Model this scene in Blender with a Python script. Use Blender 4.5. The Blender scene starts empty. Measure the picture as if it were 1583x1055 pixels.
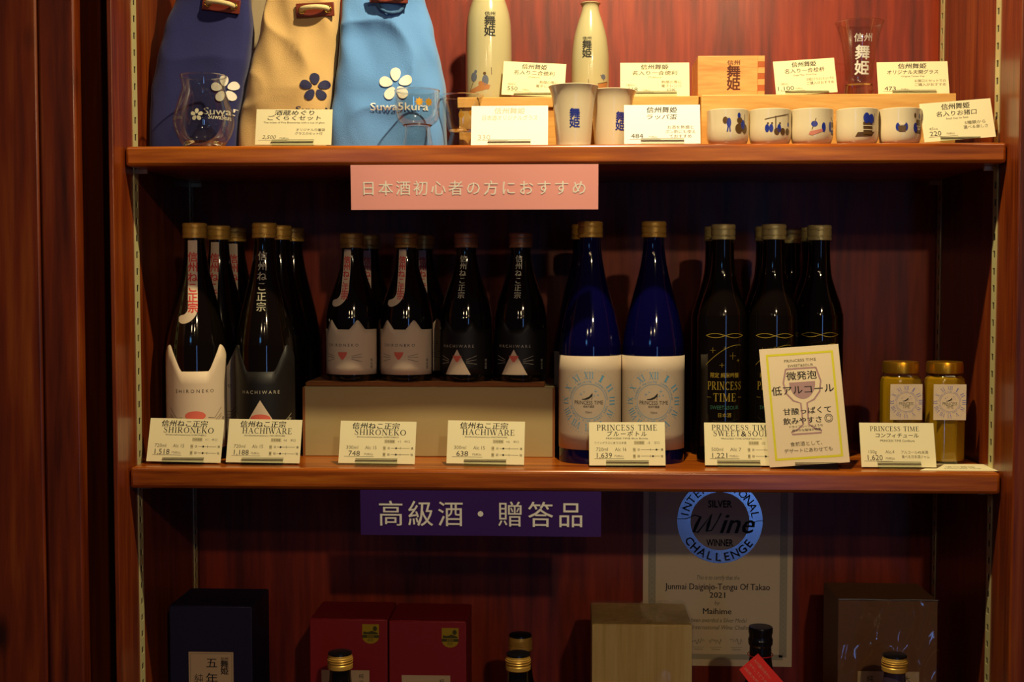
import bpy, bmesh, math, random
from mathutils import Vector, Matrix, noise
from mathutils.bvhtree import BVHTree

random.seed(7)
R = math.radians
scene = bpy.context.scene
COL = scene.collection

# ------------------------------------------------------------------ camera, world, lights, exposure
FPX = 2000.0
CAMZ = 1.4
cam_data = bpy.data.cameras.new('camera')
cam_data.sensor_width = 36.0
cam_data.lens = 36.0 * FPX / 1583.0
cam_data.clip_start = 0.01
cam = bpy.data.objects.new('camera', cam_data)
COL.objects.link(cam)
PITCH, YAW = math.atan(97.5 / FPX), math.atan(88.5 / FPX)
cam.location = (0, 0, CAMZ)
cam.rotation_euler = (math.pi / 2 - PITCH, 0, YAW)
scene.camera = cam
CR = cam.rotation_euler.to_matrix()

scene.view_settings.view_transform = 'Standard'
scene.view_settings.look = 'None'
scene.view_settings.gamma = 1.0
scene.view_settings.use_curve_mapping = False
scene.view_settings.exposure = 0.0
try:
    scene.cycles.use_denoising = True
    scene.cycles.max_bounces = 10
    scene.cycles.transparent_max_bounces = 12
    scene.cycles.sample_clamp_indirect = 4.0
    scene.cycles.caustics_reflective = False
    scene.cycles.caustics_refractive = False
except Exception:
    pass

world = bpy.data.worlds.new('room_dim')
scene.world = world
world.use_nodes = True
world.node_tree.nodes['Background'].inputs[0].default_value = (0.44, 0.25, 0.36, 1)
world.node_tree.nodes['Background'].inputs[1].default_value = 0.042


def lamp(name, kind, loc, target, color, energy, **kw):
    d = bpy.data.lights.new(name, kind)
    d.color = color
    d.energy = energy
    for k, v in kw.items():
        setattr(d, k, v)
    o = bpy.data.objects.new(name, d)
    COL.objects.link(o)
    o.location = loc
    o.rotation_euler = (Vector(target) - Vector(loc)).to_track_quat('-Z', 'Y').to_euler()
    return o


# ceiling spotlight just in front of the cabinet
lamp('ceiling_spot', 'SPOT', (0.07, 1.27, 2.30), (0.05, 1.62, 1.40), (1.0, 0.80, 0.45), 62, spot_size=R(130), spot_blend=1.0, shadow_soft_size=0.014)
# the shop's small warm ceiling lamps behind the viewer
lamp('shop_lamp', 'POINT', (0.62, -1.14, 2.45), (0, 1.9, 1.2), (1.0, 0.74, 0.40), 50, shadow_soft_size=0.035)
lamp('shop_lamp', 'POINT', (0.20, -1.9, 2.45), (0, 1.9, 1.2), (1.0, 0.72, 0.42), 9, shadow_soft_size=0.035)
lamp('shop_lamp', 'POINT', (-0.55, -1.3, 2.25), (0, 1.9, 1.2), (1.0, 0.75, 0.45), 5, shadow_soft_size=0.03)
# daylight through the shop's door and window behind the viewer
lamp('door_daylight', 'AREA', (0.95, -2.6, 1.05), (0.3, 1.9, 1.2), (0.20, 0.42, 1.0), 4.0, shape='RECTANGLE', size=0.2, size_y=1.5)
lamp('window_daylight', 'AREA', (-0.75, -1.3, 1.95), (-0.1, 1.9, 1.3), (0.15, 0.5, 1.0), 0.8, shape='RECTANGLE', size=0.28, size_y=0.16)


# ------------------------------------------------------------------ helpers
def W(px, py, Y):
    """where the sight line of a photograph pixel meets the upright plane at depth Y"""
    d = CR @ Vector(((px - 791.5) / FPX, -(py - 527.5) / FPX, -1.0))
    t = Y / d.y
    return Vector((0, 0, CAMZ)) + d * t


def X(px, Y, py=430):
    return W(px, py, Y).x


def Z(py, Y, px=800):
    return W(px, py, Y).z


def lin(r, g, b, a=1.0):
    f = lambda c: (c / 255) / 12.92 if c / 255 <= 0.04045 else ((c / 255 + 0.055) / 1.055) ** 2.4
    return (f(r), f(g), f(b), a)


MATS = {}


def mat(name, color=(200, 200, 200), rough=0.5, metal=0.0, coat=0.0, trans=0.0, ior=1.45, bump=0.0, bscale=60.0, var=0.0, vscale=8.0, vstretch=(1, 1, 1), spec=0.5, sub=0.0, sheen=0.0):
    if name in MATS:
        return MATS[name]
    m = bpy.data.materials.new(name)
    m.use_nodes = True
    nt = m.node_tree
    b = nt.nodes['Principled BSDF']
    c = lin(*color)
    b.inputs['Base Color'].default_value = c
    b.inputs['Roughness'].default_value = rough
    b.inputs['Metallic'].default_value = metal
    b.inputs['Coat Weight'].default_value = coat
    b.inputs['Coat Roughness'].default_value = 0.08
    b.inputs['Transmission Weight'].default_value = trans
    b.inputs['IOR'].default_value = ior
    b.inputs['Specular IOR Level'].default_value = spec
    if sheen:
        b.inputs['Sheen Weight'].default_value = sheen
    if sub:
        b.inputs['Subsurface Weight'].default_value = sub
        b.inputs['Subsurface Radius'].default_value = (0.02, 0.012, 0.003)
    tc = nt.nodes.new('ShaderNodeTexCoord')
    if var:
        mp = nt.nodes.new('ShaderNodeMapping')
        mp.inputs['Scale'].default_value = vstretch
        nt.links.new(tc.outputs['Object'], mp.inputs[0])
        n = nt.nodes.new('ShaderNodeTexNoise')
        n.inputs['Scale'].default_value = vscale
        n.inputs['Detail'].default_value = 4
        nt.links.new(mp.outputs[0], n.inputs['Vector'])
        r = nt.nodes.new('ShaderNodeValToRGB')
        r.color_ramp.elements[0].position = 0.3
        r.color_ramp.elements[1].position = 0.7
        r.color_ramp.elements[0].color = (c[0] * (1 - var), c[1] * (1 - var), c[2] * (1 - var), 1)
        r.color_ramp.elements[1].color = (min(1, c[0] * (1 + var)), min(1, c[1] * (1 + var)), min(1, c[2] * (1 + var)), 1)
        nt.links.new(n.outputs[0], r.inputs[0])
        nt.links.new(r.outputs[0], b.inputs['Base Color'])
    if bump:
        n = nt.nodes.new('ShaderNodeTexNoise')
        n.inputs['Scale'].default_value = bscale
        n.inputs['Detail'].default_value = 3
        nt.links.new(tc.outputs['Object'], n.inputs['Vector'])
        bp = nt.nodes.new('ShaderNodeBump')
        bp.inputs['Strength'].default_value = bump
        bp.inputs['Distance'].default_value = 0.001
        nt.links.new(n.outputs[0], bp.inputs['Height'])
        nt.links.new(bp.outputs[0], b.inputs['Normal'])
    MATS[name] = m
    return m


def wood(name, dark, mid, light, scale=(14, 14, 1.1), rough=0.32, coat=0.35, knots=0.0, fine=6.0, bump=0.15):
    """stained or plain wood: stretched grain with streaks, optional knots"""
    if name in MATS:
        return MATS[name]
    m = bpy.data.materials.new(name)
    m.use_nodes = True
    nt = m.node_tree
    L = nt.links.new
    b = nt.nodes['Principled BSDF']
    b.inputs['Roughness'].default_value = rough
    b.inputs['Coat Weight'].default_value = coat
    b.inputs['Coat Roughness'].default_value = 0.18
    tc = nt.nodes.new('ShaderNodeTexCoord')
    mp = nt.nodes.new('ShaderNodeMapping')
    mp.inputs['Scale'].default_value = scale
    L(tc.outputs['Object'], mp.inputs[0])
    n1 = nt.nodes.new('ShaderNodeTexNoise')
    n1.inputs['Scale'].default_value = 1.0
    n1.inputs['Detail'].default_value = 6
    n1.inputs['Roughness'].default_value = 0.62
    n1.inputs['Distortion'].default_value = 0.9
    L(mp.outputs[0], n1.inputs['Vector'])
    mp2 = nt.nodes.new('ShaderNodeMapping')
    mp2.inputs['Scale'].default_value = tuple(s * fine for s in scale)
    L(tc.outputs['Object'], mp2.inputs[0])
    n2 = nt.nodes.new('ShaderNodeTexNoise')
    n2.inputs['Scale'].default_value = 1.0
    n2.inputs['Detail'].default_value = 3
    L(mp2.outputs[0], n2.inputs['Vector'])
    mx = nt.nodes.new('ShaderNodeMath')
    mx.operation = 'MULTIPLY_ADD'
    mx.inputs[1].default_value = 0.35
    L(n2.outputs[0], mx.inputs[0])
    sc = nt.nodes.new('ShaderNodeMath')
    sc.operation = 'MULTIPLY'
    sc.inputs[1].default_value = 0.65
    L(n1.outputs[0], sc.inputs[0])
    L(sc.outputs[0], mx.inputs[2])
    r = nt.nodes.new('ShaderNodeValToRGB')
    e = r.color_ramp.elements
    e[0].position = 0.36
    e[0].color = lin(*dark)
    e[1].position = 0.64
    e[1].color = lin(*light)
    q = e.new(0.5)
    q.color = lin(*mid)
    L(mx.outputs[0], r.inputs[0])
    out = r.outputs[0]
    if knots:
        v = nt.nodes.new('ShaderNodeTexVoronoi')
        mp3 = nt.nodes.new('ShaderNodeMapping')
        mp3.inputs['Scale'].default_value = (13, 1, 6)
        L(tc.outputs['Object'], mp3.inputs[0])
        v.inputs['Scale'].default_value = 1.0
        L(mp3.outputs[0], v.inputs['Vector'])
        kr = nt.nodes.new('ShaderNodeValToRGB')
        kr.color_ramp.elements[0].position = 0.06
        kr.color_ramp.elements[0].color = (knots, knots, knots, 1)
        kr.color_ramp.elements[1].position = 0.19
        kr.color_ramp.elements[1].color = (0, 0, 0, 1)
        L(v.outputs['Distance'], kr.inputs[0])
        mm = nt.nodes.new('ShaderNodeMixRGB')
        mm.inputs[2].default_value = lin(30, 8, 2)
        L(kr.outputs[0], mm.inputs[0])
        L(out, mm.inputs[1])
        out = mm.outputs[0]
    L(out, b.inputs['Base Color'])
    bp = nt.nodes.new('ShaderNodeBump')
    bp.inputs['Strength'].default_value = bump
    bp.inputs['Distance'].default_value = 0.001
    L(mx.outputs[0], bp.inputs['Height'])
    L(bp.outputs[0], b.inputs['Normal'])
    MATS[name] = m
    return m


def film(name, tint, gloss=0.10, rough=0.07, ior=1.5):
    """clear plastic film: see-through with a glossy face that strengthens at grazing angles"""
    if name in MATS:
        return MATS[name]
    m = bpy.data.materials.new(name)
    m.use_nodes = True
    nt = m.node_tree
    nt.nodes.clear()
    out = nt.nodes.new('ShaderNodeOutputMaterial')
    t = nt.nodes.new('ShaderNodeBsdfTransparent')
    t.inputs[0].default_value = tint
    g = nt.nodes.new('ShaderNodeBsdfGlossy')
    g.inputs['Roughness'].default_value = rough
    f = nt.nodes.new('ShaderNodeFresnel')
    f.inputs[0].default_value = ior
    a = nt.nodes.new('ShaderNodeMath')
    a.operation = 'ADD'
    a.inputs[1].default_value = gloss
    mx = nt.nodes.new('ShaderNodeMixShader')
    L = nt.links.new
    ge = nt.nodes.new('ShaderNodeNewGeometry')
    inv = nt.nodes.new('ShaderNodeMath')
    inv.operation = 'SUBTRACT'
    inv.inputs[0].default_value = 1.0
    mu = nt.nodes.new('ShaderNodeMath')
    mu.operation = 'MULTIPLY'
    L(ge.outputs['Backfacing'], inv.inputs[1])
    L(f.outputs[0], a.inputs[0])
    L(a.outputs[0], mu.inputs[0])
    L(inv.outputs[0], mu.inputs[1])
    L(mu.outputs[0], mx.inputs[0])
    L(t.outputs[0], mx.inputs[1])
    L(g.outputs[0], mx.inputs[2])
    L(mx.outputs[0], out.inputs[0])
    MATS[name] = m
    return m


class MB:
    def __init__(self):
        self.v, self.f, self.m = [], [], []

    def add(self, vs, fs, mi=0):
        o = len(self.v)
        self.v += [tuple(p) for p in vs]
        self.f += [tuple(i + o for i in q) for q in fs]
        self.m += [mi] * len(fs)
        return self

    def box(self, x0, x1, y0, y1, z0, z1, mi=0, M=None):
        vs = [Vector((x, y, z)) for z in (z0, z1) for y in (y0, y1) for x in (x0, x1)]
        if M is not None:
            vs = [M @ p for p in vs]
        return self.add(vs, [(0, 2, 3, 1), (4, 5, 7, 6), (0, 1, 5, 4), (2, 6, 7, 3), (0, 4, 6, 2), (1, 3, 7, 5)], mi)

    def lathe(self, prof, n=40, mi=0, c=(0, 0, 0), sq=None):
        """prof: (r, z) going up the outside; ends on the axis are closed with a fan"""
        vs, fs = [], []
        for r, z in prof:
            for k in range(n):
                a = 2 * math.pi * k / n
                s = 1.0 if sq is None else sq(a)
                vs.append((c[0] + r * s * math.sin(a), c[1] - r * s * math.cos(a), c[2] + z))
        for j in range(len(prof) - 1):
            for k in range(n):
                a, b = j * n + k, j * n + (k + 1) % n
                fs.append((a, b, b + n, a + n))
        if prof[0][0] > 1e-5:
            fs.append(tuple(reversed(range(n))))
        if prof[-1][0] > 1e-5:
            fs.append(tuple(range((len(prof) - 1) * n, len(prof) * n)))
        return self.add(vs, fs, mi)

    def tube(self, pts, r, n=10, mi=0, closed=False):
        pts = [Vector(p) for p in pts]
        vs, fs = [], []
        N = len(pts)
        up = Vector((0.13, 0.31, 0.94))
        for i, p in enumerate(pts):
            d = (pts[(i + 1) % N] - pts[i - 1]) if closed else (pts[min(i + 1, N - 1)] - pts[max(i - 1, 0)])
            d.normalize()
            a = d.cross(up).normalized()
            b = d.cross(a).normalized()
            for k in range(n):
                t = 2 * math.pi * k / n
                vs.append(p + a * r * math.cos(t) + b * r * math.sin(t))
        for i in range(N if closed else N - 1):
            for k in range(n):
                q = ((i + 1) % N) * n
                fs.append((i * n + k, i * n + (k + 1) % n, q + (k + 1) % n, q + k))
        if not closed:
            fs.append(tuple(reversed(range(n))))
            fs.append(tuple(range((N - 1) * n, N * n)))
        return self.add(vs, fs, mi)

    def build(self, name, mats, parent=None, bevel=0.0, smooth=35, seg=2, loc=None):
        me = bpy.data.meshes.new(name)
        me.from_pydata(self.v, [], self.f)
        if not isinstance(mats, (list, tuple)):
            mats = [mats]
        for q in mats:
            me.materials.append(q)
        me.polygons.foreach_set('material_index', self.m)
        me.validate()
        if smooth:
            me.polygons.foreach_set('use_smooth', [True] * len(me.polygons))
            me.set_sharp_from_angle(angle=R(smooth))
        me.update()
        o = bpy.data.objects.new(name, me)
        COL.objects.link(o)
        if parent is not None:
            o.parent = parent
        if loc is not None:
            o.location = loc
        if bevel:
            md = o.modifiers.new('bevel', 'BEVEL')
            md.width = bevel
            md.segments = seg
            md.limit_method = 'ANGLE'
            md.angle_limit = R(40)
        return o


def tag(o, label, cat, group=None, kind=None):
    if label:
        o['label'] = label
    if cat:
        o['category'] = cat
    if group:
        o['group'] = group
    if kind:
        o['kind'] = kind
    return o


def thing(name, label, cat, loc=(0, 0, 0), rz=0.0, group=None):
    o = bpy.data.objects.new(name, None)
    o.empty_display_size = 0.02
    COL.objects.link(o)
    o.location = loc
    o.rotation_euler = (0, 0, rz)
    return tag(o, label, cat, group)


def dup(root, loc, rz, label, group=None):
    def cp(o, parent):
        c = o.copy()
        COL.objects.link(c)
        c.parent = parent
        for ch in kids.get(o.name, []):
            cp(ch, c)
        return c
    kids = {}
    for o in COL.objects:
        if o.parent is not None:
            kids.setdefault(o.parent.name, []).append(o)
    r = cp(root, None)
    r.location = loc
    r.rotation_euler = (0, 0, rz)
    r['label'] = label
    if group:
        r['group'] = group
    return r


# ------------------------------------------------------------------ flat print: shapes and lettering in (u, v)
_tc = {}


def raw_text(s, bold=0.0, space=1.0, shear=0.0, res=2):
    k = (s, bold, space, shear, res)
    if k in _tc:
        return _tc[k]
    c = bpy.data.curves.new('t', 'FONT')
    c.body = s
    c.size = 1.0
    c.resolution_u = res
    c.space_character = space
    c.shear = shear
    c.offset = bold
    o = bpy.data.objects.new('t', c)
    me = bpy.data.meshes.new_from_object(o)
    vs = [(v.co.x, v.co.y) for v in me.vertices]
    fs = [tuple(p.vertices) for p in me.polygons]
    bpy.data.objects.remove(o)
    bpy.data.curves.remove(c)
    bpy.data.meshes.remove(me)
    _tc[k] = (vs, fs)
    return _tc[k]


def _ribbon(pts, ws):
    out = []
    n = len(pts)
    L = []
    for i in range(n):
        a = pts[max(i - 1, 0)]
        b = pts[min(i + 1, n - 1)]
        dx, dy = b[0] - a[0], b[1] - a[1]
        l = math.hypot(dx, dy) or 1
        w = (ws[i] if isinstance(ws, (list, tuple)) else ws) / 2
        L.append(((pts[i][0] - dy / l * w, pts[i][1] + dx / l * w), (pts[i][0] + dy / l * w, pts[i][1] - dx / l * w)))
    for i in range(n - 1):
        out.append([L[i][1], L[i + 1][1], L[i + 1][0], L[i][0]])
    return out


def _arc(cx, cy, rx, ry, a0, a1, n, thick, thin):
    pts, ws = [], []
    for i in range(n + 1):
        a = R(a0 + (a1 - a0) * i / n)
        pts.append((cx + rx * math.cos(a), cy + ry * math.sin(a)))
        ws.append(thin + (thick - thin) * abs(math.cos(a)) ** 1.3)
    return _ribbon(pts, ws)


def serif_glyph(ch):
    T, t, S = 0.135, 0.05, 0.045
    P = []
    st = lambda x, w=T, y0=0.0, y1=1.0: P.append([(x - w / 2, y0), (x + w / 2, y0), (x + w / 2, y1), (x - w / 2, y1)])
    sf = lambda x, y, w=0.30: P.append([(x - w / 2, y - S / 2), (x + w / 2, y - S / 2), (x + w / 2, y + S / 2), (x - w / 2, y + S / 2)])
    bar = lambda x0, x1, y, h=t: P.append([(x0, y - h / 2), (x1, y - h / 2), (x1, y + h / 2), (x0, y + h / 2)])
    dg = lambda a, b, w: P.extend(_ribbon([a, b], w))
    b0, b1 = S / 2, 1 - S / 2
    w = 0.7
    if ch == 'I':
        st(.17); sf(.17, b0); sf(.17, b1); w = .34
    elif ch == 'H':
        st(.17); st(.67); bar(.17, .67, .52)
        for x in (.17, .67):
            sf(x, b0); sf(x, b1)
        w = .84
    elif ch in 'EL':
        st(.17); sf(.17, b0); sf(.17, b1); bar(.1, .60, b0)
        P.append([(.55, 0), (.62, 0), (.64, .26), (.60, .26)])
        if ch == 'E':
            bar(.1, .58, b1); bar(.17, .48, .52)
            P.append([(.56, 1), (.60, 1), (.60, .76), (.57, .76)])
            P.append([(.45, .40), (.48, .40), (.48, .64), (.45, .64)])
        w = .68
    elif ch == 'T':
        st(.36); sf(.36, b0); bar(.02, .70, b1)
        P.append([(.02, 1), (.05, 1), (.05, .76), (.01, .76)])
        P.append([(.67, 1), (.70, 1), (.71, .76), (.67, .76)])
        w = .72
    elif ch == 'N':
        st(.14, t); st(.70, t); dg((.14, .97), (.70, .02), T); sf(.14, b0); sf(.12, b1, .26); sf(.70, b1); w = .84
    elif ch == 'M':
        st(.14, t); st(.84, T); dg((.17, .97), (.49, .05), T); dg((.49, .05), (.82, .97), t)
        sf(.14, b0); sf(.84, b0); sf(.12, b1, .22); sf(.86, b1, .26); w = 1.02
    elif ch == 'A':
        dg((.10, .02), (.39, .98), t); dg((.37, 1.0), (.70, .02), T); bar(.2, .58, .34); sf(.10, b0, .24); sf(.70, b0); w = .82
    elif ch == 'V':
        dg((.10, .98), (.38, .02), T); dg((.38, .02), (.66, .98), t); sf(.10, b1); sf(.66, b1, .24); w = .76
    elif ch == 'W':
        dg((.10, .98), (.33, .02), T); dg((.33, .02), (.54, .98), t); dg((.54, .98), (.77, .02), T); dg((.77, .02), (.98, .98), t)
        sf(.10, b1); sf(.54, b1); sf(.98, b1, .24); w = 1.08
    elif ch == 'X':
        dg((.12, .98), (.62, .02), T); dg((.62, .98), (.12, .02), t); sf(.12, b1, .26); sf(.62, b1, .24); sf(.12, b0, .24); sf(.62, b0, .26); w = .74
    elif ch == 'K':
        st(.17); sf(.17, b0); sf(.17, b1); dg((.20, .42), (.62, .98), t); dg((.34, .58), (.70, .02), T); sf(.62, b1, .24); sf(.70, b0, .24); w = .82
    elif ch in 'PR':
        st(.17); sf(.17, b0); sf(.17, b1); bar(.17, .38, b1); bar(.17, .38, .46)
        P.extend(_arc(.38, .73, .20, .26, 90, -90, 10, T, t))
        w = .66
        if ch == 'R':
            dg((.36, .46), (.70, .02), T * .95); sf(.74, b0, .14); w = .80
    elif ch == 'O':
        P.extend(_arc(.44, .5, .34, .475, 0, 360, 22, T, t)); w = .88
    elif ch == 'C':
        P.extend(_arc(.44, .5, .34, .475, 48, 312, 18, T, t)); P.append([(.66, .70), (.70, .70), (.70, .98), (.67, .98)]); w = .76
    elif ch == 'U':
        st(.17, T, .3, 1); st(.67, t, .3, 1); P.extend(_arc(.42, .32, .25, .30, 180, 360, 12, T * .8, t)); sf(.17, b1); sf(.67, b1, .24); w = .84
    elif ch == 'S':
        pts = [(.50, .80), (.44, .93), (.29, .975), (.16, .91), (.12, .77), (.18, .64), (.30, .55), (.43, .46), (.50, .33), (.48, .15), (.37, .045), (.24, .025), (.12, .09), (.09, .24)]
        ws = [.04, .04, .05, .08, .10, .12, .14, .14, .11, .09, .06, .05, .04, .04]
        P.extend(_ribbon(pts, ws)); P.append([(.49, .70), (.53, .70), (.52, .97), (.49, .97)]); P.append([(.06, .03), (.09, .03), (.10, .30), (.06, .30)]); w = .62
    elif ch == ' ':
        w = .38
    elif ch == '.':
        P.append([(.06, 0), (.18, 0), (.18, .12), (.06, .12)]); w = .26
    else:
        vs, fs = raw_text(ch, 0.01)
        for q in fs:
            P.append([(vs[i][0] * 1.36, vs[i][1] * 1.36) for i in q])
        w = (max(v[0] for v in vs) if vs else .3) * 1.36 + .06
    return P, w


class D2:
    """flat print built from filled shapes; each piece keeps its own colour"""

    def __init__(self):
        self.v, self.f, self.m, self.l = [], [], [], []

    def poly(self, pts, mi=0, lay=0):
        o = len(self.v)
        self.v += [tuple(p) for p in pts]
        self.f.append(tuple(range(o, o + len(pts))))
        self.m.append(mi)
        self.l.append(lay)

    def rect(self, x0, x1, y0, y1, mi=0, lay=0):
        self.poly([(x0, y0), (x1, y0), (x1, y1), (x0, y1)], mi, lay)

    def ell(self, cx, cy, rx, ry, mi=0, lay=0, rot=0.0, n=20, egg=0.0):
        c, s = math.cos(rot), math.sin(rot)
        P = []
        for k in range(n):
            a = 2 * math.pi * k / n
            x, y = rx * math.cos(a) * (1 + egg * math.sin(a)), ry * math.sin(a)
            P.append((cx + x * c - y * s, cy + x * s + y * c))
        self.poly(P, mi, lay)

    def ring(self, cx, cy, r0, r1, mi=0, lay=0, n=48, a0=0, a1=360):
        for k in range(n):
            a, b = R(a0 + (a1 - a0) * k / n), R(a0 + (a1 - a0) * (k + 1) / n)
            self.poly([(cx + r0 * math.cos(a), cy + r0 * math.sin(a)), (cx + r1 * math.cos(a), cy + r1 * math.sin(a)), (cx + r1 * math.cos(b), cy + r1 * math.sin(b)), (cx + r0 * math.cos(b), cy + r0 * math.sin(b))], mi, lay)

    def line(self, pts, w, mi=0, lay=0):
        for q in _ribbon(pts, w):
            self.poly(q, mi, lay)

    def text(self, s, cx, cy, h, w=None, mi=0, lay=0, bold=0.0, space=1.0, shear=0.0, align='c', rot=0.0, res=2):
        """h: height of a capital or kanji; w: fit the whole line to this width"""
        vs, fs = raw_text(s, 0.0, space, shear, res)
        if not vs:
            return
        shifts = [(0, 0)] if bold < .003 else [(-bold, 0), (bold, 0)] if bold < .02 else [(-bold, bold * .5), (bold, -bold * .5), (0, bold), (0, -bold)]
        x0, x1 = min(p[0] for p in vs), max(p[0] for p in vs)
        cjk = any(ord(ch) > 0x2000 for ch in s)
        full = 0.86 if cjk else 0.73
        k = h / full
        kx = k if w is None else w / max(x1 - x0, 1e-4)
        base = -h / 2 + (0.06 * k if cjk else 0)
        off = {'c': -(x0 + x1) / 2, 'l': -x0, 'r': -x1}[align]
        c, sn = math.cos(rot), math.sin(rot)
        for n_, (sx, sy) in enumerate(shifts):
            o = len(self.v)
            for p in vs:
                a, b = (p[0] + off + sx) * kx, (p[1] + sy) * k + base
                self.v.append((cx + a * c - b * sn, cy + a * sn + b * c))
            for q in fs:
                self.f.append(tuple(i + o for i in q))
                self.m.append(mi)
                self.l.append(lay + n_ * .12)

    def vtext(self, s, cx, top, h, pitch, mi=0, lay=0, bold=0.0, w=None):
        for i, ch in enumerate(s):
            self.text(ch, cx, top - h / 2 - i * pitch, h, w=w, mi=mi, lay=lay, bold=bold)

    def serif(self, s, cx, cy, h, w=None, mi=0, lay=0, gap=0.10, rot=0.0):
        P, x = [], 0.0
        for ch in s:
            g, gw = serif_glyph(ch)
            P += [[(a + x, b) for a, b in q] for q in g]
            x += gw + gap
        x -= gap
        kx = h if w is None else w / x
        c, sn = math.cos(rot), math.sin(rot)
        for q in P:
            Q = []
            for a, b in q:
                a2, b2 = (a - x / 2) * kx, (b - .5) * h
                Q.append((cx + a2 * c - b2 * sn, cy + a2 * sn + b2 * c))
            self.poly(Q, mi, lay)

    def arc_text(self, s, cx, cy, r, h, a_mid, step, mi=0, lay=0, inward=False, bold=0.0, serif=False, w=None):
        n = len(s)
        for i, ch in enumerate(s):
            if ch == ' ':
                continue
            off = (i - (n - 1) / 2) * step
            a = a_mid - off if not inward else a_mid + off
            x, y = cx + r * math.cos(R(a)), cy + r * math.sin(R(a))
            rot = R(a - 90) if not inward else R(a + 90)
            if serif:
                self.serif(ch, x, y, h, mi=mi, lay=lay, rot=rot)
            else:
                self.text(ch, x, y, h, mi=mi, lay=lay, bold=bold, rot=rot, w=w if ch not in 'I1' else None)

    def flower(self, cx, cy, k, mi=0, lay=0, rot=0.0):
        for i in range(5):
            a = R(90 + 72 * i) + rot
            self.ell(cx + k * .60 * math.cos(a), cy + k * .60 * math.sin(a), k * .30, k * .40, mi, lay, rot=a - math.pi / 2, egg=.22)

    def put(self, name, mats, parent, f, eps=0.00012, step=None, loc=None, vstep=None):
        """f(u, v, out) -> point; out is how far the print stands off its surface"""
        vs, fs, ms, ls = self.v, self.f, self.m, self.l
        bm = bmesh.new()
        bv = [bm.verts.new((u, v, 0)) for u, v in vs]
        lay = bm.faces.layers.float.new('lay')
        for q, mi, l in zip(fs, ms, ls):
            try:
                fc = bm.faces.new([bv[i] for i in q])
            except ValueError:
                continue
            fc.material_index = mi
            fc[lay] = l
        # lift by layer: verts are private to one layer because each shape adds its own
        vl = {}
        for fc in bm.faces:
            for v in fc.verts:
                vl[v] = fc[lay]
        for v in bm.verts:
            v.co.z = vl.get(v, 0)
        bmesh.ops.recalc_face_normals(bm, faces=bm.faces)
        for fc in bm.faces:
            if fc.normal.z < 0:
                fc.normal_flip()
        if step:
            u0, u1 = min(v.co.x for v in bm.verts), max(v.co.x for v in bm.verts)
            k = math.ceil(u0 / step)
            while k * step < u1:
                g = bm.verts[:] + bm.edges[:] + bm.faces[:]
                bmesh.ops.bisect_plane(bm, geom=g, plane_co=(k * step, 0, 0), plane_no=(1, 0, 0), dist=1e-7)
                k += 1
        if vstep:
            v0, v1 = min(v.co.y for v in bm.verts), max(v.co.y for v in bm.verts)
            k = math.ceil(v0 / vstep)
            while k * vstep < v1:
                g = bm.verts[:] + bm.edges[:] + bm.faces[:]
                bmesh.ops.bisect_plane(bm, geom=g, plane_co=(0, k * vstep, 0), plane_no=(0, 1, 0), dist=1e-7)
                k += 1
        gone = []
        for v in bm.verts:
            q = f(v.co.x, v.co.y, eps * (1 + v.co.z))
            if q is None:
                gone.append(v)
            else:
                v.co = q
        if gone:
            bmesh.ops.delete(bm, geom=gone, context='VERTS')
        me = bpy.data.meshes.new(name)
        bm.to_mesh(me)
        bm.free()
        for q in mats:
            me.materials.append(q)
        o = bpy.data.objects.new(name, me)
        COL.objects.link(o)
        o.parent = parent
        if loc is not None:
            o.location = loc
        return o


def on_plane(y=0.0):
    return lambda u, v, e: Vector((u, y - e, v))


def on_lathe(rf, turn=0.0, base=0.0):
    def f(u, v, e):
        r = rf(v)
        a = u / max(r, 1e-4) + turn
        return Vector(((r + e) * math.sin(a), -(r + e) * math.cos(a), v + base))
    return f


def radius_fn(prof):
    def f(z):
        for (r0, z0), (r1, z1) in zip(prof, prof[1:]):
            if z0 <= z <= z1 and z1 > z0:
                return r0 + (r1 - r0) * (z - z0) / (z1 - z0)
        return prof[-1][0]
    return f


def smooth_prof(pts, k=4):
    """Catmull-Rom through (r, z) points"""
    out = []
    n = len(pts)
    for i in range(n - 1):
        p0, p1, p2, p3 = pts[max(i - 1, 0)], pts[i], pts[i + 1], pts[min(i + 2, n - 1)]
        for j in range(k):
            t = j / k
            q = []
            for d in (0, 1):
                q.append(.5 * ((2 * p1[d]) + (-p0[d] + p2[d]) * t + (2 * p0[d] - 5 * p1[d] + 4 * p2[d] - p3[d]) * t * t + (-p0[d] + 3 * p1[d] - 3 * p2[d] + p3[d]) * t ** 3))
            out.append((max(q[0], 0.0), q[1]))
    out.append(pts[-1])
    return out


# ------------------------------------------------------------------ materials
M_RED = wood('stained_red_wood', (86, 17, 3), (130, 34, 6), (162, 54, 10), scale=(16, 16, 1.3), rough=0.5, coat=0.06)
M_SIDE = wood('stained_side_wood', (78, 28, 7), (116, 46, 11), (142, 68, 18), scale=(30, 30, 1.5), rough=0.34, coat=0.25)
M_SHELF = wood('stained_shelf_wood', (112, 46, 7), (158, 78, 13), (192, 108, 24), scale=(1.6, 26, 26), rough=0.30, coat=0.3)
M_PILLAR = wood('knotty_board_wood', (60, 18, 5), (112, 42, 10), (150, 74, 20), scale=(13, 13, 0.9), rough=0.36, coat=0.2, knots=0.9)
M_DARKW = wood('recess_wood', (80, 28, 10), (120, 46, 16), (150, 64, 24), scale=(14, 14, 1.0), rough=0.4, coat=0.2)
M_PALE = wood('pale_wood', (196, 140, 66), (216, 162, 84), (230, 182, 106), scale=(3, 30, 30), rough=0.5, coat=0.05)
M_PALEV = wood('pale_box_wood', (214, 172, 84), (234, 196, 108), (244, 212, 134), scale=(26, 26, 1.4), rough=0.5, coat=0.05)
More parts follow.
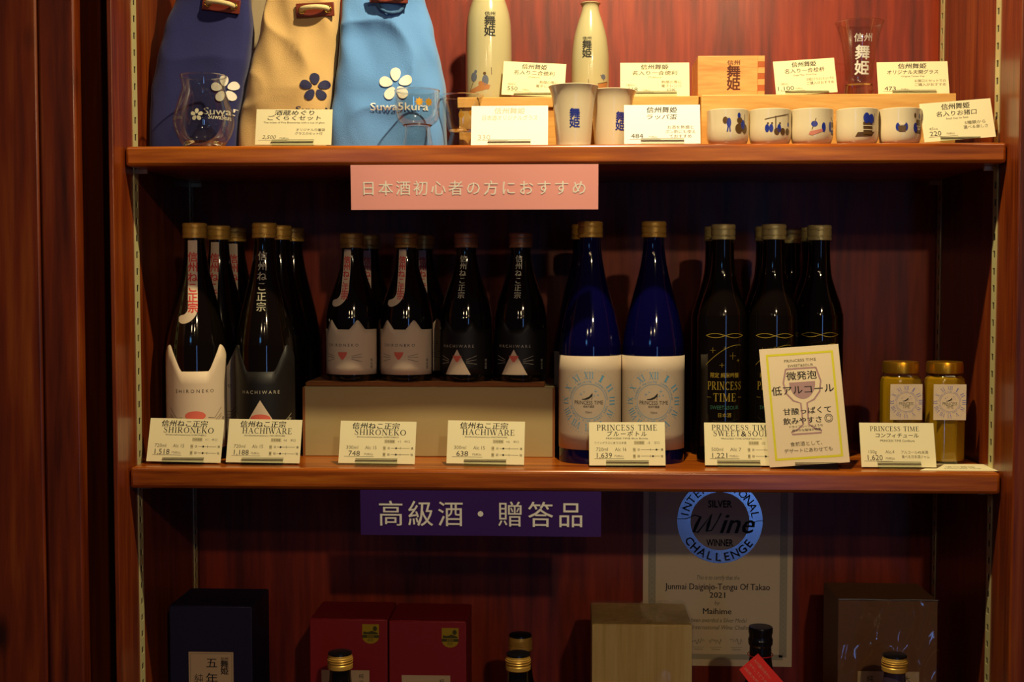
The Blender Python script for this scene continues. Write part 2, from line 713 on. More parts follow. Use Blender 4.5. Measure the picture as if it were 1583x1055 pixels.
M_MASU = wood('cypress_wood', (206, 130, 64), (226, 156, 84), (238, 176, 104), scale=(4, 40, 40), rough=0.45, coat=0.1)
M_ENDG = mat('end_grain', (176, 88, 36), 0.6)
M_STRIP = mat('cream_metal', (214, 206, 150), 0.35, metal=0.25)
M_SLOT = mat('slot_dark', (24, 20, 10), 0.8)
M_FLOOR = wood('floor_wood', (60, 34, 18), (86, 50, 26), (110, 66, 36), scale=(2, 14, 14))
M_PLAST = mat('plaster', (150, 130, 104), 0.9, bump=0.2)
INK = mat('black_ink', (30, 28, 24), 0.7)
INKG = mat('grey_ink', (108, 102, 78), 0.8)
INKF = mat('faded_ink', (188, 184, 166), 0.8)
INKM = mat('tan_tint', (206, 194, 150), 0.8)
CARD = mat('cream_card', (236, 226, 184), 0.75, bump=0.05, bscale=900)
CARDLIT = mat('overexposed_card', (250, 248, 240), 0.75)  # spotlight's overexposure put into the colour of the two brightest cards
ACRYL = film('clear_acrylic', (0.93, 0.95, 0.90, 1), 0.05)
GLASS = film('clear_glass', (0.95, 0.955, 0.94, 1), 0.05, 0.02, 1.9)
GLASSB = mat('clear_glass_base', (255, 255, 255), 0.01, trans=1.0, ior=1.45)
BOTTLE = mat('dark_bottle_glass', (14, 9, 5), 0.06, coat=0.3, spec=0.55)
BLUEG = mat('cobalt_bottle_glass', (6, 5, 58), 0.05, coat=0.2, trans=0.12, ior=1.45)
LIQ = mat('dark_contents', (4, 5, 40), 0.6)
GOLD = mat('gold_cap', (214, 168, 76), 0.38, metal=0.45, bump=0.15, bscale=300)
COPPER = mat('worn_gold_cap', (206, 150, 96), 0.38, metal=0.45)
PGOLD = mat('pale_gold_cap', (206, 190, 124), 0.38, metal=0.45)
BLACKP = mat('black_plastic', (12, 11, 14), 0.3, coat=0.2)
LABELW = mat('white_label', (222, 200, 172), 0.6)
LABELB = mat('black_label', (13, 10, 11), 0.55)
SALMON = mat('salmon_ink', (226, 108, 88), 0.6)
RED = mat('red_ink', (214, 46, 46), 0.6)
WHITE = mat('white_ink', (240, 236, 226), 0.6)
SILVINK = mat('pale_ink', (190, 184, 160), 0.5)
SKYINK = mat('sky_blue_ink', (84, 156, 196), 0.6)
VIOINK = mat('violet_ink', (120, 122, 190), 0.6)
GOLDINK = mat('gold_foil_ink', (176, 150, 52), 0.45, metal=0.3)
TEALINK = mat('teal_foil_ink', (60, 110, 90), 0.45, metal=0.3)
PORC = mat('white_porcelain', (218, 204, 172), 0.18, coat=0.5)
IVORY = mat('ivory_porcelain', (180, 172, 132), 0.16, coat=0.5)
BLUEINK = mat('cobalt_glaze', (36, 52, 150), 0.3)
BROWNINK = mat('brown_glaze', (92, 66, 36), 0.35)
PINKINK = mat('pink_glaze', (206, 130, 112), 0.35)
BROWNIMP = mat('brown_stamp', (84, 32, 10), 0.6)
OCHRE = mat('ochre_glaze', (170, 116, 70), 0.35)
SLATE = mat('slate_glaze', (98, 104, 120), 0.35)
CARTON = mat('grey_cardboard', (178, 160, 112), 0.8, bump=0.1, bscale=200, var=0.04)
CARTONE = mat('brown_cardboard_edge', (140, 84, 40), 0.85)
PINK = mat('pink_paper', (240, 164, 158), 0.5)
PURPLE = mat('purple_paper', (58, 28, 100), 0.4)
NAVYC = mat('navy_canvas', (30, 34, 96), 0.85, bump=0.5, bscale=900, sheen=0.2)
BEIGEC = mat('beige_canvas', (204, 168, 110), 0.85, bump=0.5, bscale=900, sheen=0.2)
SKYC = mat('sky_blue_canvas', (92, 146, 214), 0.85, bump=0.5, bscale=900, sheen=0.2)
LEATHER = mat('brown_leather', (112, 40, 20), 0.45, bump=0.3, bscale=300)
ROPE = mat('cream_rope', (220, 204, 150), 0.8, bump=0.6, bscale=700)
CORDSHADE = mat('cord_shadow_blue', (54, 94, 140), 0.8)  # dark blue carries the shadow of the rope on the light blue cloth
BRASS = mat('brass_eyelet', (220, 184, 80), 0.25, metal=1.0)
NAVYINK = mat('navy_ink', (20, 20, 70), 0.7)
JAM = mat('amber_jelly', (152, 118, 14), 0.12, coat=0.6, sub=0.3, var=0.08, vscale=20)
JARG = film('jar_glass', (0.95, 0.93, 0.85, 1), 0.04)
PAPER = mat('certificate_paper', (226, 206, 172), 0.8)
PAPERG = mat('certificate_border', (172, 164, 140), 0.8)
SILVER = mat('silver_foil', (200, 214, 235), 0.22, metal=1.0)
NAVYBOX = mat('dark_navy_card', (24, 20, 52), 0.55)
REDBOX = mat('crimson_card', (150, 26, 30), 0.5, bump=0.15, bscale=500)
GOLDST = mat('gold_sticker', (206, 170, 40), 0.35, metal=0.4)
BROWNBOX = mat('brown_card', (126, 84, 50), 0.6)
PAPERL = mat('tan_label_paper', (214, 184, 140), 0.7)
CELLO = film('cellophane', (0.95, 0.95, 0.95, 1), 0.03)
TAGRED = mat('red_paper_tag', (214, 40, 34), 0.55)
YELLOW = mat('yellow_border', (222, 214, 40), 0.6)
MAUVE = mat('mauve_ink', (176, 140, 140), 0.7)
SHRINK = mat('black_shrink_wrap', (22, 18, 22), 0.25, coat=0.4)
ETCH = mat('etched_white', (212, 214, 208), 0.8)
GOLDLEAF = mat('gold_leaf_ink', (214, 160, 50), 0.35, metal=0.5)

# ------------------------------------------------------------------ setting
YS = 1.607                     # front of the shelves
XL, XR = X(192, YS, 240), X(1558, YS, 238)
YB = 1.915                     # back panel
YP = 1.568                     # front edge of the side panels
Z1 = Z(223.5, YS)
Z1B = Z(255, YS)
Z2 = Z(727, YS)
Z2B = Z(760, YS)
Z3 = 0.605

tag(MB().box(-2.2, 2.2, -0.8, 2.3, -0.05, 0.0).build('floor', M_FLOOR), None, None, kind='structure')
tag(MB().box(-2.2, 2.2, 2.3, 2.4, 0.0, 2.7).build('wall_back', M_PLAST), None, None, kind='structure')

# boarded pillar beside the cabinet
wl = thing('wall_left', None, None)
wl['kind'] = 'structure'
YPL = 1.555
xs = [X(122, YPL, 430), X(64, YPL, 430), X(-75, YPL), X(-220, YPL)]
for i in range(3):
    b = MB().box(xs[i + 1] + 0.0008, xs[i] - 0.0008, YPL, YPL + 0.022, 0.0, 2.6).build('plank', M_PILLAR, wl, bevel=0.003)
    b.data.transform(Matrix.Translation((0, 0, -1.3 - i * .37)))
    b.location.z = 1.3 + i * .37
MB().box(xs[3] - 0.02, xs[0] - 0.012, YPL + 0.022, 2.3, 0.0, 2.6).build('pillar_core', M_DARKW, wl)
MB().box(xs[0] - 0.012, XL - 0.0065, 1.80, 1.82, 0.0, 2.6).build('recess_board', M_DARKW, wl)

wr = thing('wall_right', None, None)
wr['kind'] = 'structure'
MB().box(XR + 0.024, XR + 0.24, 1.572, 1.594, 0.0, 2.6).build('plank', M_SIDE, wr, bevel=0.003)
MB().box(XR + 0.024, XR + 0.24, 1.594, 2.3, 0.0, 2.6).build('pillar_core', M_DARKW, wr)

cab = thing('display_cabinet', 'tall reddish brown stained wooden display cabinet holding the shelves of bottles', 'cabinet', (0, 0, 0))
MB().box(XL - 0.006, XL, YP, YB + 0.012, 0.0, 2.25).build('side_panel', M_SIDE, cab, bevel=0.001)
MB().box(XR, XR + 0.022, YP, YB + 0.012, 0.0, 2.25).build('side_panel', M_SIDE, cab, bevel=0.002)
MB().box(XL, XR, YB, YB + 0.012, 0.0, 2.25).build('back_panel', M_RED, cab)
MB().box(XL, XR, YP, YB, 2.22, 2.25).build('top_panel', M_SIDE, cab, bevel=0.002)
MB().box(XL, XR, YP + .02, YB, 0.0, 0.08).build('plinth', M_SIDE, cab, bevel=0.002)


def standard(x, s, y0, zoff=0.0):
    """slotted shelf standard: two rails joined by bars, the slots open onto a dark backing"""
    m = MB()
    w, d = 0.016, 0.0012
    z0, z1 = 0.2, 2.2
    xa, xb = (x, x + s * d) if s > 0 else (x + s * d, x)
    m.box(xa, xb, y0, y0 + 0.0042, z0, z1)
    m.box(xa, xb, y0 + w - 0.0042, y0 + w, z0, z1)
    z = z0
    p = 0.0215
    while z < z1 - p:
        m.box(xa, xb, y0 + 0.0042, y0 + w - 0.0042, z + 0.0085, z + p)
        z += p
    xs_ = (x, x + s * 0.0003) if s > 0 else (x + s * 0.0003, x)
    m.box(xs_[0], xs_[1], y0 + 0.0053, y0 + w - 0.0053, z0, z1, 1)
    return m.build('shelf_standard', [M_STRIP, M_SLOT], cab, smooth=0)


YF = 1.640
for (x, s) in ((XL, 1), (XR, -1)):
    standard(x, s, YF)
    standard(x, s, 1.885)
    for zt in (Z1B, Z2B):
        for y0 in (YF, 1.885):
            xa, xb = (x, x + 0.016) if s > 0 else (x - 0.016, x)
            MB().box(xa, xb, y0 + 0.005, y0 + 0.010, zt - 0.006, zt - 0.0004).build('shelf_clip', M_STRIP, cab)


def shelf(zt, zb, label):
    o = MB().box(XL + 0.0008, XR - 0.0008, YS, YB - 0.002, zb, zt).build('shelf', M_SHELF, None, bevel=0.0045, seg=3)
    return tag(o, label, 'shelf', 'adjustable shelves of the cabinet')


shelf(Z1, Z1B, 'uppermost shelf board in view, holding the cloth bags and small cups')
shelf(Z2, Z2B, 'middle shelf board holding the two rows of sake bottles and jars')
shelf(Z3, Z3 - 0.026, 'lowest shelf board, under the gift boxes and the bottle tops')


# ------------------------------------------------------------------ price cards and their stands
def stand(cx, Y, z, wpx, what, lean=18, rz=0.0):
    w = wpx * Y / FPX
    s = thing('card_stand', 'clear acrylic stand holding ' + what, 'card stand', (cx, Y, z), rz, 'clear acrylic card stands')
    MB().box(-w / 2, w / 2, -0.011, 0.020, 0.0, 0.0012).build('base_plate', ACRYL, s)
    t = math.tan(R(lean))
    for nm, y, h in (('front_lip', -0.0030, 0.0086), ('back_rest', 0.0026, 0.022)):
        m = MB()
        y1 = y + t * h
        vs = [(-w / 2, y, 0.0012), (w / 2, y, 0.0012), (w / 2, y + .0010, 0.0012), (-w / 2, y + .0010, 0.0012),
              (-w / 2, y1, h), (w / 2, y1, h), (w / 2, y1 + .0010, h), (-w / 2, y1 + .0010, h)]
        m.add(vs, [(0, 3, 2, 1), (4, 5, 6, 7), (0, 1, 5, 4), (1, 2, 6, 5), (2, 3, 7, 6), (3, 0, 4, 7)])
        m.build(nm, ACRYL, s)
        if nm == 'front_lip':
            MB().box(-w / 2, w / 2, y1 - .0004, y1 + .0012, h, h + .0004).build('lip_edge', INKG, s)
    return s


def card(px0, px1, Y, z, hpx, draw, label, roll=0.0, lean=18, mats=None, paper=None, swpx=66, sdx=0, srz=0.0, lift=0.0022, what=None, group='printed price cards', th=0.0005, name='price_card', py=None):
    """px0, px1: the foot's ends in the photograph; hpx its height there"""
    pm = 716 if py is None else py
    x0, x1 = X(px0, Y, pm), X(px1, Y, pm)
    w = (x1 - x0) / math.cos(R(roll))
    h = hpx * Y / FPX / math.cos(R(lean)) * 1.0
    cx = (x0 + x1) / 2
    root = thing(name, label, 'sign' if name != 'price_card' else 'price card', (cx, Y, z + lift + w / 2 * abs(math.sin(R(roll)))), 0, group)
    Mx = Matrix.Rotation(srz, 4, 'Z') @ Matrix.Rotation(R(-lean), 4, 'X') @ Matrix.Rotation(R(roll), 4, 'Y')
    root.rotation_euler = Mx.to_euler()
    paper = paper or CARD
    MB().box(-w / 2, w / 2, 0, th, 0, h).build('card_sheet', paper, root, smooth=0)
    d = D2()
    draw(d, w, h)
    d.put('printing', mats or [INK, INKG, INKM, INKF], root, on_plane(0.0))
    if swpx:
        stand(cx + sdx * Y / FPX, Y, z, swpx, what or 'the ' + label, lean, srz)
    return root


def hand(d, s, cx, cy, h, **k):
    d.text(s, cx, cy, h, shear=0.22, **k)


def sake_card(jp, latin, sub, ml, alc, price, sweet, dots, note=None, two=None):
    def f(d, w, h):
        if two:       # latin title over a kana line
            if jp:
                d.serif(latin, -w * .0, h * .875, h * .135, w=w * .80, mi=0)
                d.text(jp, 0, h * .73, h * .115, mi=0, bold=.012, space=1.35, shear=.12)
            else:
                d.serif(latin, 0, h * .885, h * .13, w=w * .80)
                d.serif(two, 0, h * .745, h * .13, w=w * .76)
        else:
            d.text(jp, -w * .03, h * .885, h * .14, w=w * .62, mi=0, bold=.019, shear=.1)
            d.serif(latin, w * .03, h * .735, h * .135, w=w * (.66 if len(latin) < 9 else .68))
        d.text(sub, 0, h * .625, h * .038, w=w * .55, mi=0)
        if note:
            d.text(note, -w * .22, h * .52, h * .055, w=w * .42, mi=1)
        d.rect(w * .09, w * .23, h * .48, h * .57, 2)
        d.text('日本酒度', w * .16, h * .525, h * .05, w=w * .12, mi=1, lay=1)
        d.text(sweet[0], w * .285, h * .525, h * .06, mi=1)
        d.text(sweet[1], w * .39, h * .525, h * .055, w=w * .07, mi=1)
        d.text(ml, -w * .33, h * .375, h * .085, w=w * .155, mi=1)
        d.text(alc, -w * .085, h * .375, h * .085, w=w * .15, mi=1)
        d.text(price, -w * .30, h * .235, h * .125, w=w * (.20 if len(price) > 3 else .15), mi=0)
        d.text('円(税込)', -w * .11, h * .215, h * .05, w=w * .115, mi=1)
        d.line([(-w * .43, h * .155), (-w * .04, h * .155)], h * .008, 1)
        for y, a, b, c, t in ((.365, '味', '淡', '濃', dots[0]), (.215, '香', '弱', '強', dots[1])):
            d.rect(w * .075, w * .112, h * (y - .055), h * (y + .045), 2)
            d.text(a, w * .093, h * y, h * .055, mi=1, lay=1)
            d.text(b, w * .15, h * y, h * .055, mi=1)
            d.text(c, w * .455, h * y, h * .055, mi=1)
            d.line([(w * .18, h * y), (w * .425, h * y)], h * .008, 1)
            d.line([(w * .305, h * (y - .03)), (w * .305, h * (y + .03))], h * .008, 1)
            d.ell(w * (.18 + .245 * t), h * y, h * .022, h * .022, 0, 1, n=12)
    return f


def small_card(title, sub, note, vol, price, lines, ink=0, sub2=None):
    def f(d, w, h):
        d.text(title, 0, h * .87, h * .145, w=w * .40 if len(title) < 5 else w * .5, mi=ink, bold=.019, shear=.1)
        d.text(sub, 0, h * .69, h * .125, w=w * min(.72, .085 * len(sub) + .06), mi=ink, bold=.008, shear=.12)
        if note:
            d.text(note, 0, h * .565, h * .05, w=w * min(.8, .014 * len(note) + .06), mi=ink)
        for i, s in enumerate(lines):
            d.text(s, w * .24, h * (.42 - .115 * i), h * .085, w=w * min(.44, .052 * len(s) + .03), mi=ink if ink else 1, bold=.006)
        if vol:
            d.text(vol, -w * .35, h * .33, h * .07, w=w * .12, mi=ink if ink else 1)
        d.text(price, -w * .33, h * .205, h * .125, w=w * (.05 * len(price) + .01), mi=ink if ink else 0)
        if not ink:
            d.text('円(税込)', -w * .12, h * .175, h * .05, w=w * .11, mi=1)
        d.line([(-w * .43, h * .115), (-w * .02, h * .115)], h * .007, 3 if ink else 1)
    return f


YC = YS + 0.030
Z2c = Z2
card(226, 341, YC, Z2, 66, sake_card('信州ねこ正宗', 'SHIRONEKO', 'Shinshunekomasamune SHIRONEKO', '720ml', 'Alc 15', '1,518', ('+1', '中口'), (.28, .28)),
     'cream price card before the tall white-labelled bottles', roll=1.0, what='the price card before the tall white-labelled bottles')
card(349, 463, YC, Z2, 66, sake_card('信州ねこ正宗', 'HACHIWARE', 'Shinshunekomasamune HACHIWARE', '720ml', 'Alc 15', '1,188', ('+6', '辛口'), (.2, .2)),
     'cream price card before the tall black-labelled bottles', roll=0.6, what='the price card before the tall black-labelled bottle')
card(523, 641, YC, Z2, 64, sake_card('信州ねこ正宗', 'SHIRONEKO', 'Shinshunekomasamune SHIRONEKO', '300ml', 'Alc 15', '748', ('+1', '中口'), (.28, .28)),
     'cream price card before the cardboard box, below the two small white-labelled bottles', roll=0.6, what='the price card below the small white-labelled bottles')
card(690, 810, YC, Z2, 65, sake_card('信州ねこ正宗', 'HACHIWARE', 'Shinshunekomasamune HACHIWARE', '300ml', 'Alc 15', '638', ('+6', '辛口'), (.2, .2)),
     'cream price card before the cardboard box, below the two small black-labelled bottles', roll=0.8, what='the price card below the small black-labelled bottles')
card(911, 1029, YC - .002, Z2, 65, sake_card('ブルーボトル', 'PRINCESS TIME', 'PRINCESS TIME Blue Bottle', '720ml', 'Alc 16', '1,639', ('-5', '甘口'), (.84, .64), note='ワイングラスに合う日本酒', two='x'),
     'cream price card before the two cobalt blue bottles', roll=-0.3, what='the price card before the cobalt blue bottles')
card(1090, 1206, YC + .006, Z2, 64, sake_card('', 'PRINCESS TIME', 'PRINCESS TIME SWEET&SOUR', '500ml', 'Alc 7', '1,221', ('-22', '甘口'), (.9, .55), two='SWEET&SOUR'),
     'cream price card partly hidden behind the yellow-bordered poster', roll=0.0, what='the price card behind the yellow-bordered poster', sdx=-6)


def conf(d, w, h):
    d.serif('PRINCESS TIME', -w * .03, h * .865, h * .11, w=w * .66)
    d.text('コンフィチュール', 0, h * .715, h * .10, w=w * .58, bold=.008, shear=.12)
    d.text('PRINCESS TIME Confiture', 0, h * .595, h * .05, w=w * .46)
    d.text('150g', -w * .34, h * .345, h * .075, w=w * .11, mi=1)
    d.text('Alc.4', -w * .11, h * .345, h * .075, w=w * .12, mi=1)
    d.text('1,620', -w * .31, h * .215, h * .125, w=w * .20)
    d.text('円(税込)', -w * .11, h * .195, h * .05, w=w * .12, mi=1)
    d.line([(-w * .46, h * .135), (-w * .08, h * .135)], h * .008, 1)
    d.text('アルコール4%未満', w * .22, h * .335, h * .07, w=w * .36, mi=1)
    d.text('食べる日本酒ジャム', w * .23, h * .235, h * .07, w=w * .37, mi=1)


card(1332, 1448, YC, Z2, 66, conf, 'cream price card before the amber jars', roll=0.0, what='the price card before the amber jars')

# flat card lying by the jars
x0, x1 = X(1416, 1.64, 722), X(1540, 1.64, 722)
fc = thing('fallen_card', 'cream card lying flat on the shelf beside the jars', 'price card', ((x0 + x1) / 2, 1.645, Z2 + 0.0002), 0)
m = MB()
xa, xb = -(x1 - x0) / 2, (x1 - x0) / 2
m.add([(xa, -.024, 0), (xb, -.024, 0), (xb - .004, .033, 0), (xa + .035, .033, 0), (xa, -.024, .0006), (xb, -.024, .0006), (xb - .004, .033, .0006), (xa + .035, .033, .0006)],
      [(3, 2, 1, 0), (4, 5, 6, 7), (0, 1, 5, 4), (1, 2, 6, 5), (2, 3, 7, 6), (3, 0, 4, 7)])
m.build('card_sheet', CARD, fc, smooth=0)
d = D2()
d.text('信州舞姫', 0.008, 0.006, .008, mi=0)
d.text('PRINCESS TIME', 0.008, -0.006, .005, mi=0)
d.put('printing', [INKG], fc, lambda u, v, e: Vector((u, v, 0.0006 + e)))


# yellow-bordered poster
def poster(d, w, h):
    b, t = .075 * w, .028 * w
    for (x0, x1, y0, y1) in ((-w / 2 + b, w / 2 - b, b, b + t), (-w / 2 + b, w / 2 - b, h - b - t, h - b), (-w / 2 + b, -w / 2 + b + t, b + t, h - b - t), (w / 2 - b - t, w / 2 - b, b + t, h - b - t)):
        d.rect(x0, x1, y0, y1, 1)
    # wine glass
    L = lambda pts: d.line(pts, .022 * w, 2, 0)
    bowl = [(-.19 * w, .815 * h), (-.235 * w, .70 * h), (-.21 * w, .61 * h), (-.13 * w, .545 * h), (-.04 * w, .52 * h), (-.035 * w, .34 * h), (-.11 * w, .30 * h), (-.19 * w, .28 * h), (-.18 * w, .262 * h), (0, .262 * h)]
    L(bowl)
    L([(-x, y) for x, y in bowl])
    L([(-.19 * w, .815 * h), (.19 * w, .815 * h)])
    n = 14
    P = [(-.165 * w, .70 * h)] + [(.165 * w * -math.cos(math.pi * k / n), .70 * h - .145 * h * math.sin(math.pi * k / n)) for k in range(1, n)] + [(.165 * w, .70 * h)]
    d.poly(P, 2, 0)
    d.text('PRINCESS TIME', 0, h * .885, h * .024, w=w * .40, mi=3, lay=1)
    d.text('SWEET&SOUR', 0, h * .842, h * .022, w=w * .32, mi=3, lay=1)
    d.text('微発泡', 0, h * .755, h * .066, w=w * .38, mi=0, lay=1, bold=.012)
    d.text('低アルコール', 0, h * .635, h * .070, w=w * .78, mi=0, lay=1, bold=.012)
    d.text('甘酸っぱくて', w * .03, h * .455, h * .052, w=w * .60, mi=0, lay=1, bold=.012)
    d.text('飲みやすさ', -w * .04, h * .375, h * .052, w=w * .48, mi=0, lay=1, bold=.012)
    d.ring(w * .29, h * .38, .028 * w, .034 * w, 0, 1, 24)
    d.ring(w * .29, h * .38, .046 * w, .053 * w, 0, 1, 24)
    d.text('ドライフルーツのような', w * .0, h * .325, h * .020, w=w * .42, mi=0, lay=1)
    d.text('爽やかな酸味が特徴', w * .0, h * .294, h * .020, w=w * .36, mi=0, lay=1)
    d.text('食前酒として、', -w * .02, h * .180, h * .034, w=w * .40, mi=3, lay=1)
    d.text('デザートにあわせても', w * .0, h * .125, h * .034, w=w * .60, mi=3, lay=1)


card(1190, 1314, YS + .021, Z2, 181, poster, 'tall cream poster with yellow border and a pink wine glass drawing', roll=-4.2, lean=10,
     mats=[INK, YELLOW, MAUVE, INKG], paper=mat('poster_paper', (236, 216, 182), .7), swpx=66, sdx=10, what='the yellow-bordered poster', name='poster_card', group=None)

# ---- strips hung from the shelf edges
def strip(px0, px1, zt, zb, mt, text, tm, th, label, tw):
    Y = YS - 0.0016
    x0, x1 = X(px0, Y, 290), X(px1, Y, 290)
    cx = (x0 + x1) / 2
    s = thing('paper_sign', label, 'sign', (cx, Y, zt), 0)
    w, h = x1 - x0, zt - zb
    m = MB()
    N = 24
    vs, fs = [], []
    f = lambda t: -.0012 * math.sin(t * 9.0) * 0.6
    for k in range(N + 1):
        t = k / N
        for (zz, yy) in ((0, 0), (-h, .004 + f(t))):
            vs.append((-w / 2 + w * t, yy, zz))
            vs.append((-w / 2 + w * t, yy + .0006, zz))
    for k in range(N):
        a = k * 4
        fs += [(a + 2, a + 6, a + 4, a), (a + 1, a + 5, a + 7, a + 3), (a, a + 4, a + 5, a + 1), (a + 3, a + 7, a + 6, a + 2)]
    fs += [(0, 1, 3, 2), (N * 4, N * 4 + 2, N * 4 + 3, N * 4 + 1)]
    m.add(vs, fs)
    m.build('sign_sheet', mt, s)
    d = D2()
    d.text(text, 0, 0, th, w=tw, bold=.004, space=1.25)
    d.put('lettering', [tm], s, lambda u, v, e: Vector((u, (.004 + f((u + w / 2) / w)) * ((h / 2 - v) / h) - e - .0002, v - h / 2 - .001)), step=.01)
    return s


strip(542, 925, Z1B + .0005, Z(324, YS), PINK, '日本酒初心者の方におすすめ', WHITE, .0165, 'pink paper strip with white lettering hanging from the shelf edge', .276)
strip(554, 931, Z2B + .0005, Z(830, YS), PURPLE, '高級酒・贈答品', WHITE, .030, 'deep purple paper strip with white lettering hanging from the shelf edge', .255)


# ------------------------------------------------------------------ bottles
def cap_mesh(parent, r, z0, z1, mt, collar=True):
    h = z1 - z0
    prof = [(r * .93, z0), (r, z0 + h * .03), (r, z0 + h * .20), (r * .955, z0 + h * .24), (r * .955, z0 + h * .28), (r * .995, z0 + h * .32), (r * .995, z0 + h * .62), (r * .96, z0 + h * .66), (r * .96, z0 + h * .70),
            (r, z0 + h * .74), (r, z0 + h * .90), (r * .93, z1), (r * .6, z1 + .0002), (0, z1 + .0002)]
    return MB().lathe(prof, 40).build('cap', mt, parent, smooth=25)


P720 = smooth_prof([(.0, .0), (.034, .0), (.0382, .004), (.039, .012), (.039, .140), (.0388, .150), (.0368, .166), (.0325, .190), (.0265, .216), (.0200, .242), (.0158, .264), (.0138, .282), (.0134, .296)], 3)
P300 = smooth_prof([(.0, .0), (.031, .0), (.0347, .003), (.0355, .010), (.0355, .078), (.0350, .088), (.0318, .106), (.0260, .124), (.0200, .142), (.0155, .160), (.0136, .174), (.0134, .184)], 3)
P500 = smooth_prof([(.0, .0), (.028, .0), (.0318, .003), (.0325, .010), (.0325, .176), (.0318, .190), (.0285, .206), (.0222, .224), (.0172, .240), (.0150, .256), (.0142, .275), (.0138, .296)], 3)


def label_patch(name, prof_r, a_half, top, z0, mt, parent, turn=0.0, n=40, off=.00025, base=None):
    """paper label wrapped on the bottle; top(t), base(t) are heights for t in -1..1"""
    m = MB()
    vs, fs = [], []
    rows = 6
    for k in range(n + 1):
        t = -1 + 2 * k / n
        zt = top(t)
        zb = base(t) if base else z0
        for j in range(rows + 1):
            z = zb + (zt - zb) * j / rows
            r = prof_r(z) + off
            a = t * a_half + turn
            vs.append((r * math.sin(a), -r * math.cos(a), z))
    for k in range(n):
        for j in range(rows):
            a = k * (rows + 1) + j
            fs.append((a, a + rows + 1, a + rows + 2, a + 1))
    m.add(vs, fs)
    o = m.build(name, mt, parent, smooth=60)
    sd = o.modifiers.new('thickness', 'SOLIDIFY')
    sd.thickness = 0.0002
    sd.offset = 1
    return o


def ears(zb, zt, c, wd, flat_out=None):
    """cat-ear top edge: peaks at +-c"""
    def f(t):
        a = abs(t)
        lo = flat_out if (flat_out is not None and a > c) else zb
        if a < c - wd:
            return zb
        if a < c:
            return zb + (zt - zb) * ((a - c + wd) / wd) ** 0.95
        d = (a - c) / wd
        return max(lo, zt - (zt - lo) * min(1, d * (1.0 if flat_out is not None else .45)) ** 1.15) if flat_out is not None else zt - (zt - zb) * .9 * (d * .55) ** 1.6 if d < 1.8 else zb
    return f


def sweep_label(prof_r, pts, wds, mt, parent, name='neck_label', off=.0003):
    """curved strip down the neck: pts (u, z), widths"""
    d = D2()
    d.line(pts, wds, 0)
    # round tail tip
    u, z = pts[-1]
    w = wds[-1] if isinstance(wds, list) else wds
    return d.put(name, [mt], parent, on_lathe(prof_r), eps=off, step=.002)


